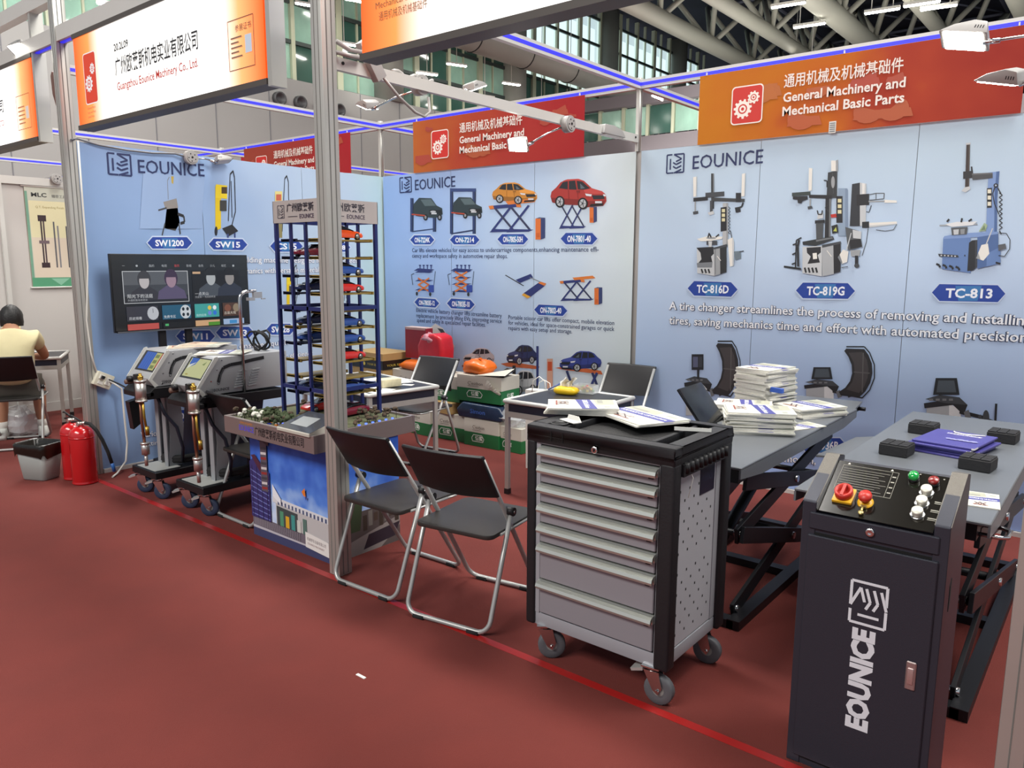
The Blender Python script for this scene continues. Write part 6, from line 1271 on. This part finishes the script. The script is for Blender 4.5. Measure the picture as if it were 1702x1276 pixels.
# ------------------------------------------------------------------ fire extinguishers and bin
ext_red = mat('extinguisher_red', '#b3161b', .22, coat=.4)
def extinguisher(x, y, rz, label, hose):
    t = thing('fire_extinguisher', label, 'fire extinguisher', (x, y, 0), rz, 'red fire extinguishers')
    B().lathe([(.082, 0), (.088, .006), (.088, .012), (.084, .02), (.086, .03), (.086, .36), (.082, .385), (.068, .41), (.045, .425), (.022, .43), (.020, .44)], (0, 0, 0), 28).out('cylinder', ext_red, t)
    B().lathe([(.0868, .345), (.0875, .35), (.0868, .355)], (0, 0, 0), 28).out('seam_ring', ext_red, t)
    v = B().cyl((0, 0, .43), (0, 0, .465), .017, n=12).cyl((0, 0, .455), (.045, 0, .458), .010, n=10).cyl((0, -.03, .452), (0, -.015, .452), .014, n=12); vv = v.out('valve', nick, t)
    B().tube([(.01, 0, .465), (-.03, 0, .485), (-.085, 0, .505), (-.10, 0, .50)], .007, 6).tube([(.01, 0, .458), (-.04, 0, .462), (-.085, 0, .455)], .007, 6).out('lever', black_mt, vv)
    if hose:
        h_ = B().tube([(.045, 0, .458), (.085, .0, .455), (.13, .01, .41), (.16, .03, .33), (.185, .05, .23), (.20, .06, .15)], .013, 8).out('hose', rubber, t)
        B().tube([(.20, .06, .15), (.207, .063, .12), (.212, .066, .085)], .0125, 8).out('blue_nozzle', mat('nozzle_blue', '#1f5aa0', .4), h_)
    return t
extinguisher(.185, -.15, R(22), 'front red fire extinguisher with hose beside the corner post', True)
extinguisher(.0, -.14, R(10), 'rear red fire extinguisher between the bin and its twin', False)
bn = thing('waste_bin', 'grey waste bin lined with a black bag', 'bin', (-.20, -.31, 0), R(25))
def rrect(w, d, r, z, n=4):
    o = []
    for cx, cy, a0 in ((w - r, d - r, 0), (-w + r, d - r, 90), (-w + r, -d + r, 180), (w - r, -d + r, 270)):
        for k in range(n + 1): a_ = R(a0 + 90 * k / n); o.append((cx + r * math.cos(a_), cy + r * math.sin(a_), z))
    return o
def loft(b, rings, mi=0, cap0=True, cap1=False):
    n = len(rings[0]); V = [p for r in rings for p in r]
    F = [(i * n + j, i * n + (j + 1) % n, (i + 1) * n + (j + 1) % n, (i + 1) * n + j) for i in range(len(rings) - 1) for j in range(n)]
    if cap0: F.append(tuple(range(n))[::-1])
    if cap1: F.append(tuple((len(rings) - 1) * n + j for j in range(n)))
    b.add(V, F, mi, True)
b = B(); loft(b, [rrect(.10, .075, .03, .0), rrect(.105, .08, .03, .01), rrect(.135, .105, .035, .27), rrect(.131, .101, .035, .27), rrect(.10, .075, .03, .02)]); b.out('bucket', mat('bin_grey', '#8b8d8a', .45), bn)
b = B(); rg_ = [rrect(.1375, .1075, .036, .19), rrect(.141, .111, .036, .24), rrect(.144, .114, .036, .275), rrect(.138, .108, .036, .283), rrect(.128, .098, .034, .27), rrect(.115, .085, .03, .16), rrect(.10, .07, .03, .06)]
for i, r in enumerate(rg_):
    for j in range(len(r)):
        if i in (0, 1, 5): r[j] = (r[j][0] * (1 + .02 * (j % 2)), r[j][1] * (1 + .02 * (j % 2)), r[j][2] + (.018 * math.sin(j * 1.9) if i == 0 else .004 * math.sin(j * 2.3)))
loft(b, rg_, 0, False, True); b.out('bin_bag', mat('black_bag', '#15130f', .28, bump=.3, scale=25), bn)

# ------------------------------------------------------------------ arm lights
lamp_sh = mat('lamp_shell_grey', '#a9a8a6', .45, .2)
def arm_light(base, head, aim, label, disc=True, lit=True, sc=.78):
    """disc clamp at base, thin arm to the head, wedge shaped shell that opens to aim"""
    base, head = Vector(base), Vector(head); t = thing('arm_spotlight', label, 'spotlight', base)
    if disc:
        ax = Vector(disc) if not isinstance(disc, bool) else Vector((1, 0, 0))
        d_ = B().cyl(-ax * .02, ax * .03, .055, n=20).cyl(ax * .03, ax * .036, .042, n=18); dd = d_.out('clamp_disc', lamp_sh, t)
        s_ = B(); q = ax.orthogonal().normalized(); r_ = ax.cross(q)
        for k in range(5): p = ax * .036 + (q * math.cos(k * 1.256) + r_ * math.sin(k * 1.256)) * .03; s_.cyl(p, p + ax * .002, .005, n=6)
        s_.cyl(ax * .036, ax * .038, .009, n=8); s_.out('screw', black_mt, dd)
    rel = head - base; dirv = rel.normalized()
    B().tube([Vector((0, 0, 0)) + dirv * .05, rel * .5 + Vector((0, 0, .01)), rel], .006, 6).cyl(rel - dirv * .06, rel, .011, n=8, mi=0).out('arm', steel, t)
    z = -Vector(aim).normalized(); x = (dirv - z * dirv.dot(z)).normalized(); y = z.cross(x)
    M = Matrix(((x.x, y.x, z.x, rel.x), (x.y, y.y, z.y, rel.y), (x.z, y.z, z.z, rel.z), (0, 0, 0, 1))) @ Matrix.Scale(sc, 4)
    b = B(); b.M = M
    b.prism([(-.02, .0), (.0, .055), (.05, .06), (.12, .035), (.17, .0)], 'xz', -.06, .06); sh = b.out('lamp_shell', lamp_sh, t, .008, 2)
    b = B(); b.M = M; b.box(.0, .15, -.052, .052, -.004, .001); b.out('lamp_glass', lampglow if lit else mat('lamp_glass_off', '#d8d6cf', .3), sh)
    b = B(); b.M = M
    for k in range(4): b.box(.004 + k * .01, .008 + k * .01, -.0605, .0605, .02, .034)
    b.out('cooling_slot', black_mt, sh)
    return t
arm_light((2.97, .66, 2.60), (2.95, 1.10, 2.645), (.1, .35, -.9), 'arm spotlight reaching right from the first clamp on the cross bar', (1, 0, 0))
arm_light((2.975, .66, 2.58), (2.44, .78, 2.555), (-.3, .2, -.9), 'small arm spotlight pointing left below the first clamp', False)
arm_light((3.04, 1.98, 2.565), (2.92, 1.68, 2.40), (.25, -.75, -.6), 'arm spotlight glowing before the car lift banner top', (1, 0, 0))
o = thing('arm_spotlight', 'folded grey spotlight head resting at the bar end', 'spotlight', (2.99, 2.60, 2.60)); B().prism([(-.16, -.03), (-.14, .035), (-.02, .04), (.10, .02), (.15, -.03)], 'yz', -.03, .05).out('lamp_shell', lamp_sh, o, .008, 2)
B().box(-.02, .04, -.12, .12, -.036, -.03).out('lamp_glass', MATS.get('lamp_glass_off') or mat('lamp_glass_off', '#d8d6cf', .3), o)
jb = thing('junction_box', 'grey cable box hung at the front end of the cross bar', 'junction box', (3.02, .27, 2.645))
b = B(); b.M = Matrix.Rotation(R(35), 4, 'X'); b.box(-.015, .03, -.035, .035, -.10, .10); b.out('housing', lamp_sh, jb, .005, 2)
tag(B().tube([(3.03, .05, 2.69), (3.05, .12, 2.66), (3.05, .20, 2.665), (3.04, .24, 2.70)], .012, 6).tube([(3.03, .04, 2.64), (3.06, .10, 2.63), (3.05, .20, 2.64)], .012, 6).out('lamp_cable', lamp_sh), 'grey cables looping from the front post to the junction box', 'cable')
tag(B().tube([(3.04, .33, 2.58), (3.03, .45, 2.50), (3.02, .58, 2.44), (3.01, .66, 2.43), (3.01, .70, 2.46), (3.0, .70, 2.54)], .008, 6).out('lamp_cable', lamp_sh), 'thin grey cable sagging under the first lamp clamp', 'cable')
tag(B().tube([(2.985, .45 + .02 * k, 2.63 + .012 * math.sin(k * .9)) for k in range(16)], .01, 6).out('lamp_cable', lamp_sh), 'grey cable strapped along the cross bar top', 'cable')
arm_light((6.00, 1.35, 2.52), on('y', 1.35, 1634, 70), (-.25, -.42, -.85), 'large lit arm spotlight high before the orange sign', (1, 0, 0), True, 1.0)
arm_light((6.02, 1.10, 2.40), on('y', 1.2, 1694, 140), (-.2, .25, -.9), 'lower arm spotlight at the right frame edge', (1, 0, 0), True, .9)
ex = arm_light((2.98, 4.5, 3.03), on('y', 4.7, 1104, 161), (.55, -.8, -.1), 'glaring spotlight beyond the back wall between the signs', False)
arm_light((.06, .90, 2.47), (.09, 1.12, 2.455), (.35, .15, -.9), 'arm spotlight clamped over the left banner lettering', (1, 0, 0), False)
arm_light((-.58, -.02, 3.21), (-.62, -.01, 3.24), (.35, -.5, -.8), 'white arm spotlight at the upper left frame corner', False)
arm_light((-2.95, 1.02, 2.50), (-2.90, 1.28, 2.46), (.3, .2, -.9), 'arm spotlight clamped on the neighbouring booth wall', (1, 0, 0), False)
hs = tag(B().prism([(-.06, .10), (-.03, .13), (0, .11), (.03, .13), (.06, .09), (.05, -.02), (.0, -.13), (-.05, -.03)], 'xz', -.02, .02).out('hanging_ornament', mat('ornament_brown', '#6a4a40', .5, var=.3, scale=20), None, .012, 2), 'dark brown ornament hanging on the left post by the sign', 'ornament'); hs.location = (-.103, .0, 2.87)

# ------------------------------------------------------------------ neighbouring booth
po = thing('scroll_poster', 'hanging scroll poster with tool drawings in the neighbouring booth', 'poster', (0, 0, 0))
a = Art((-2.985, 0, 0), (0, 1, 0), (0, 0, 1), (1, 0, 0), 'x', -2.985)
q0 = a.px(37, 308); q1 = (a.px(57, 478)[0], a.px(57, 478)[1]); y0, z1, z0 = (q0[0] + q1[0]) / 2, q0[1], q1[1]; y1 = y0 + .62
B().box(-2.99, -2.986, y0, y1, z0, z1).out('sheet', mat('poster_cream', '#cfc8a8', .6), po)
B().cyl((-2.985, y0 - .03, z1), (-2.985, y1 + .03, z1), .010, n=8).cyl((-2.985, y0 - .02, z0), (-2.985, y1 + .02, z0), .010, n=8).out('scroll_rod', alu_w, po)
ww, hh_ = y1 - y0, z1 - z0
def rc_(x0, y0_, x1, y1_, c): a.rect(y0 + ww * x0, z0 + hh_ * y0_, y0 + ww * x1, z0 + hh_ * y1_, c)
rc_(0, 0, 1, 1, '#b9bcae'); rc_(0, 0, 1, .10, '#4f9470'); rc_(0, .1, .04, .95, '#6d9a84'); rc_(.05, .10, 1, .86, '#d5cfa8'); rc_(.05, .10, 1, .5, '#cfc3b0'); a.poly([(y0 + ww * .3, z0 + hh_ * .09), (y0 + ww * .6, z0 + hh_ * .09), (y0 + ww * .45, z0 + hh_ * .02)], '#7fb59a')
a.text('MLC', y0 + ww * .1, z0 + hh_ * .90, hh_ * .04, '#26282c', w=ww * .24, bold=.03); a.text('精密工具', y0 + ww * .42, z0 + hh_ * .90, hh_ * .025, '#3a3c40'); a.text('Q.T. Expanding Finish', y0 + ww * .15, z0 + hh_ * .79, hh_ * .022, '#9a8a52')
for x, c, yb, yt in ((.2, '#34262c', .2, .72), (.24, '#4a3a40', .2, .70), (.40, '#5a5a60', .2, .66), (.46, '#7a7a80', .2, .62), (.60, '#4a4a50', .2, .62), (.66, '#5a5a60', .2, .60), (.8, '#4a4a50', .2, .58)): rc_(x, yb, x + .025, yt, c)
rc_(.17, .66, .30, .72, '#34242a'); rc_(.17, .2, .30, .25, '#34242a'); rc_(.16, .44, .32, .47, '#6a5a60'); a.out('print', INK, po)
bp = thing('backpack', 'black backpack on the chair in the neighbouring booth', 'backpack', (-2.46, 1.24, .448), R(20))
blob(bp, 'main_bag', mat('black_fabric', '#131316', .85, var=.2, scale=20), (0, 0, 0), (.15, .11, .46), 17, .08, 18); B().tube([(-.06, -.02, .44), (-.02, -.03, .50), (.03, -.03, .50), (.06, -.02, .44)], .010, 6).out('carry_strap', mat('black_fabric', '#131316'), bp)
wbag = thing('plastic_bag', 'crumpled clear plastic bag on the floor under the person chair', 'bag', (-1.93, .13, 0), R(20)); blob(wbag, 'film', MATS['clear_film'], (0, 0, 0), (.19, .13, .27), 11, .22, 20, False)
bl2 = tag(B().box(-.05, .05, -.06, .06, 0, .28).out('blue_carton', mat('blue_carton_m', '#1f4a9a', .4), None, .004, 1), 'blue carton on the floor left of the clear plastic bag', 'carton'); bl2.location = (-2.02, -.12, 0)

# ------------------------------------------------------------------ person seated with the back to us
pr = thing('person', 'person in cream shirt and dark shorts seated from behind, head bowed', 'person', (-1.52, -.02, 0), R(66))
skin = mat('skin', '#a8785c', .6)
def skinbody(name, verts, edges, radii, m, parent, sub=2, root=0):
    me = bpy.data.meshes.new(name); me.from_pydata(verts, edges, []); o = bpy.data.objects.new(name, me); COL.objects.link(o)
    md = o.modifiers.new('Skin', 'SKIN'); md.use_smooth_shade = True; sv = me.skin_vertices[0].data
    for i, r in enumerate(radii): sv[i].radius = r if isinstance(r, tuple) else (r, r); sv[i].use_root = (i == root)
    s2 = o.modifiers.new('Sub', 'SUBSURF'); s2.levels = s2.render_levels = sub
    me.materials.append(m); o.parent = parent
    dg = bpy.context.evaluated_depsgraph_get(); dg.update(); m2 = bpy.data.meshes.new_from_object(o.evaluated_get(dg)); o.modifiers.clear(); o.data = m2; bpy.data.meshes.remove(me); m2.name = name
    for p in m2.polygons: p.use_smooth = True
    return o
V, E_, Rr = [], [], []
def jn(p, r, par=None): V.append(p); Rr.append(r); i = len(V) - 1; (E_.append((par, i)) if par is not None else None); return i
pel = jn((0, -.02, .54), (.15, .11)); ab = jn((0, .0, .70), (.14, .105), pel); chs = jn((0, .09, .88), (.135, .095), ab); upc = jn((0, .14, .97), (.085, .07), chs); nk = jn((0, .20, 1.04), (.055, .055), upc); hd0 = jn((0, .25, 1.10), (.072, .085), nk); hd1 = jn((0, .29, 1.18), (.062, .075), hd0)
for s in (-1, 1):
    sh = jn((s * .17, .14, .955), .055, upc); el = jn((s * .24, .27, .76), .042, sh); wr = jn((s * .12, .46, .745), .028, el); pa = jn((s * .09, .53, .74), (.036, .018), wr)
    for k, (fx, ln) in enumerate(((-.026, .07), (-.009, .08), (.009, .076), (.026, .06))):
        f1 = jn((s * .09 + fx, .575, .742), .009, pa); f2 = jn((s * .09 + fx * 1.15, .575 + ln * .5, .738), .0085, f1); jn((s * .09 + fx * 1.2, .575 + ln, .728), .0075, f2)
    th = jn((s * .055, .54, .735), .010, pa); jn((s * .035, .575, .728), .009, th)
    hp = jn((s * .10, .02, .52), .09, pel); kn = jn((s * .15, .40, .50), .065, hp); cf = jn((s * .15, .36, .28), .055, kn); an = jn((s * .16, .34, .09), .036, cf); jn((s * .17, .44, .045), .032, an)
skinbody('body', V, E_, Rr, skin, pr)
def sub_skin(name, pts, edges, rad, m): return skinbody(name, pts, edges, rad, m, pr)
cream = mat('cream_cotton', '#cdc39a', .85, var=.06, scale=18, bump=.15)
sub_skin('shirt', [(0, -.03, .53), (0, -.01, .66), (0, .05, .80), (0, .115, .93), (0, .16, .995), (-.17, .14, .95), (.17, .14, .95), (-.215, .22, .84), (.215, .22, .84)], [(0, 1), (1, 2), (2, 3), (3, 4), (3, 5), (3, 6), (5, 7), (6, 8)], [(.19, .14), (.185, .135), (.19, .14), (.175, .145), (.10, .10), .088, .088, .075, .075], cream)
B().tube([(.062 * math.cos(t), .185 + .058 * math.sin(t), 1.035 + .022 * math.sin(t)) for t in [k * math.pi / 8 for k in range(16)]], .016, 6, closed=True).out('shirt_collar', cream, pr)
sub_skin('shorts', [(0, -.03, .53), (-.10, .05, .525), (.10, .05, .525), (-.145, .33, .505), (.145, .33, .505)], [(0, 1), (0, 2), (1, 3), (2, 4)], [(.175, .12), .115, .115, .088, .088], mat('dark_grey_shorts', '#4c463f', .85))
b = B()
for j in range(9):
    v = math.pi * (.0 + .62 * j / 8)
    for i in range(18):
        u = 2 * math.pi * i / 18; k = 1.0 + (.03 * math.sin(5 * u + j)); rr_ = (.098 * math.sin(v) + .001) * k
        low = .045 if math.sin(u) < .1 else 0
        b.v.append(Vector((rr_ * math.cos(u) * .96, .262 + rr_ * math.sin(u) * 1.12, 1.135 + .108 * math.cos(v) * k - low * (j / 8) ** 2)))
for j in range(8):
    for i in range(18): b.f.append([j * 18 + i, (j + 1) * 18 + i, (j + 1) * 18 + (i + 1) % 18, j * 18 + (i + 1) % 18]); b.mi.append(0); b.sm.append(True); b.col.append(None)
b.out('hair', mat('black_hair', '#0c0b0c', .5, bump=.4, scale=90), pr)
for s in (-1, 1):
    B().ball((s * .082, .255, 1.105), .022, 8, 1.3, .45, .8).out('ear', skin, pr)
    B().cyl((s * .16, .345, .07), (s * .16, .345, .16), .045, n=14).out('sock', mat('white_sock', '#d0cdc6', .9), pr)
    sh_ = B(); loft(sh_, [[(s * .165 + x * .045, .385 + y * .125, z) for x, y, z in rrect(1, 1, .5, 0)], [(s * .165 + x * .048, .385 + y * .13, .03) for x, y, z in rrect(1, 1, .5, 0)], [(s * .163 + x * .042, .375 + y * .11, .062) for x, y, z in rrect(1, 1, .5, 0)], [(s * .16 + x * .036, .35 + y * .06, .10) for x, y, z in rrect(1, 1, .5, 0)]], 0, True, True); so = sh_.out('sneaker', mat('sneaker_white', '#cfd2cc', .6, var=.2, scale=30), pr)
for x, y in ((-.03, .045), (.03, .045)): B().ball((x, .352, 1.14 + .0), .011, 6).out('eye', mat('eye_dark', '#1a1412', .3), pr)
B().ball((0, .368, 1.115), .014, 7, 1.4).out('nose', skin, pr); B().box(-.02, .02, .352, .358, 1.085, 1.090).out('mouth', mat('lip', '#7a453c', .5), pr)
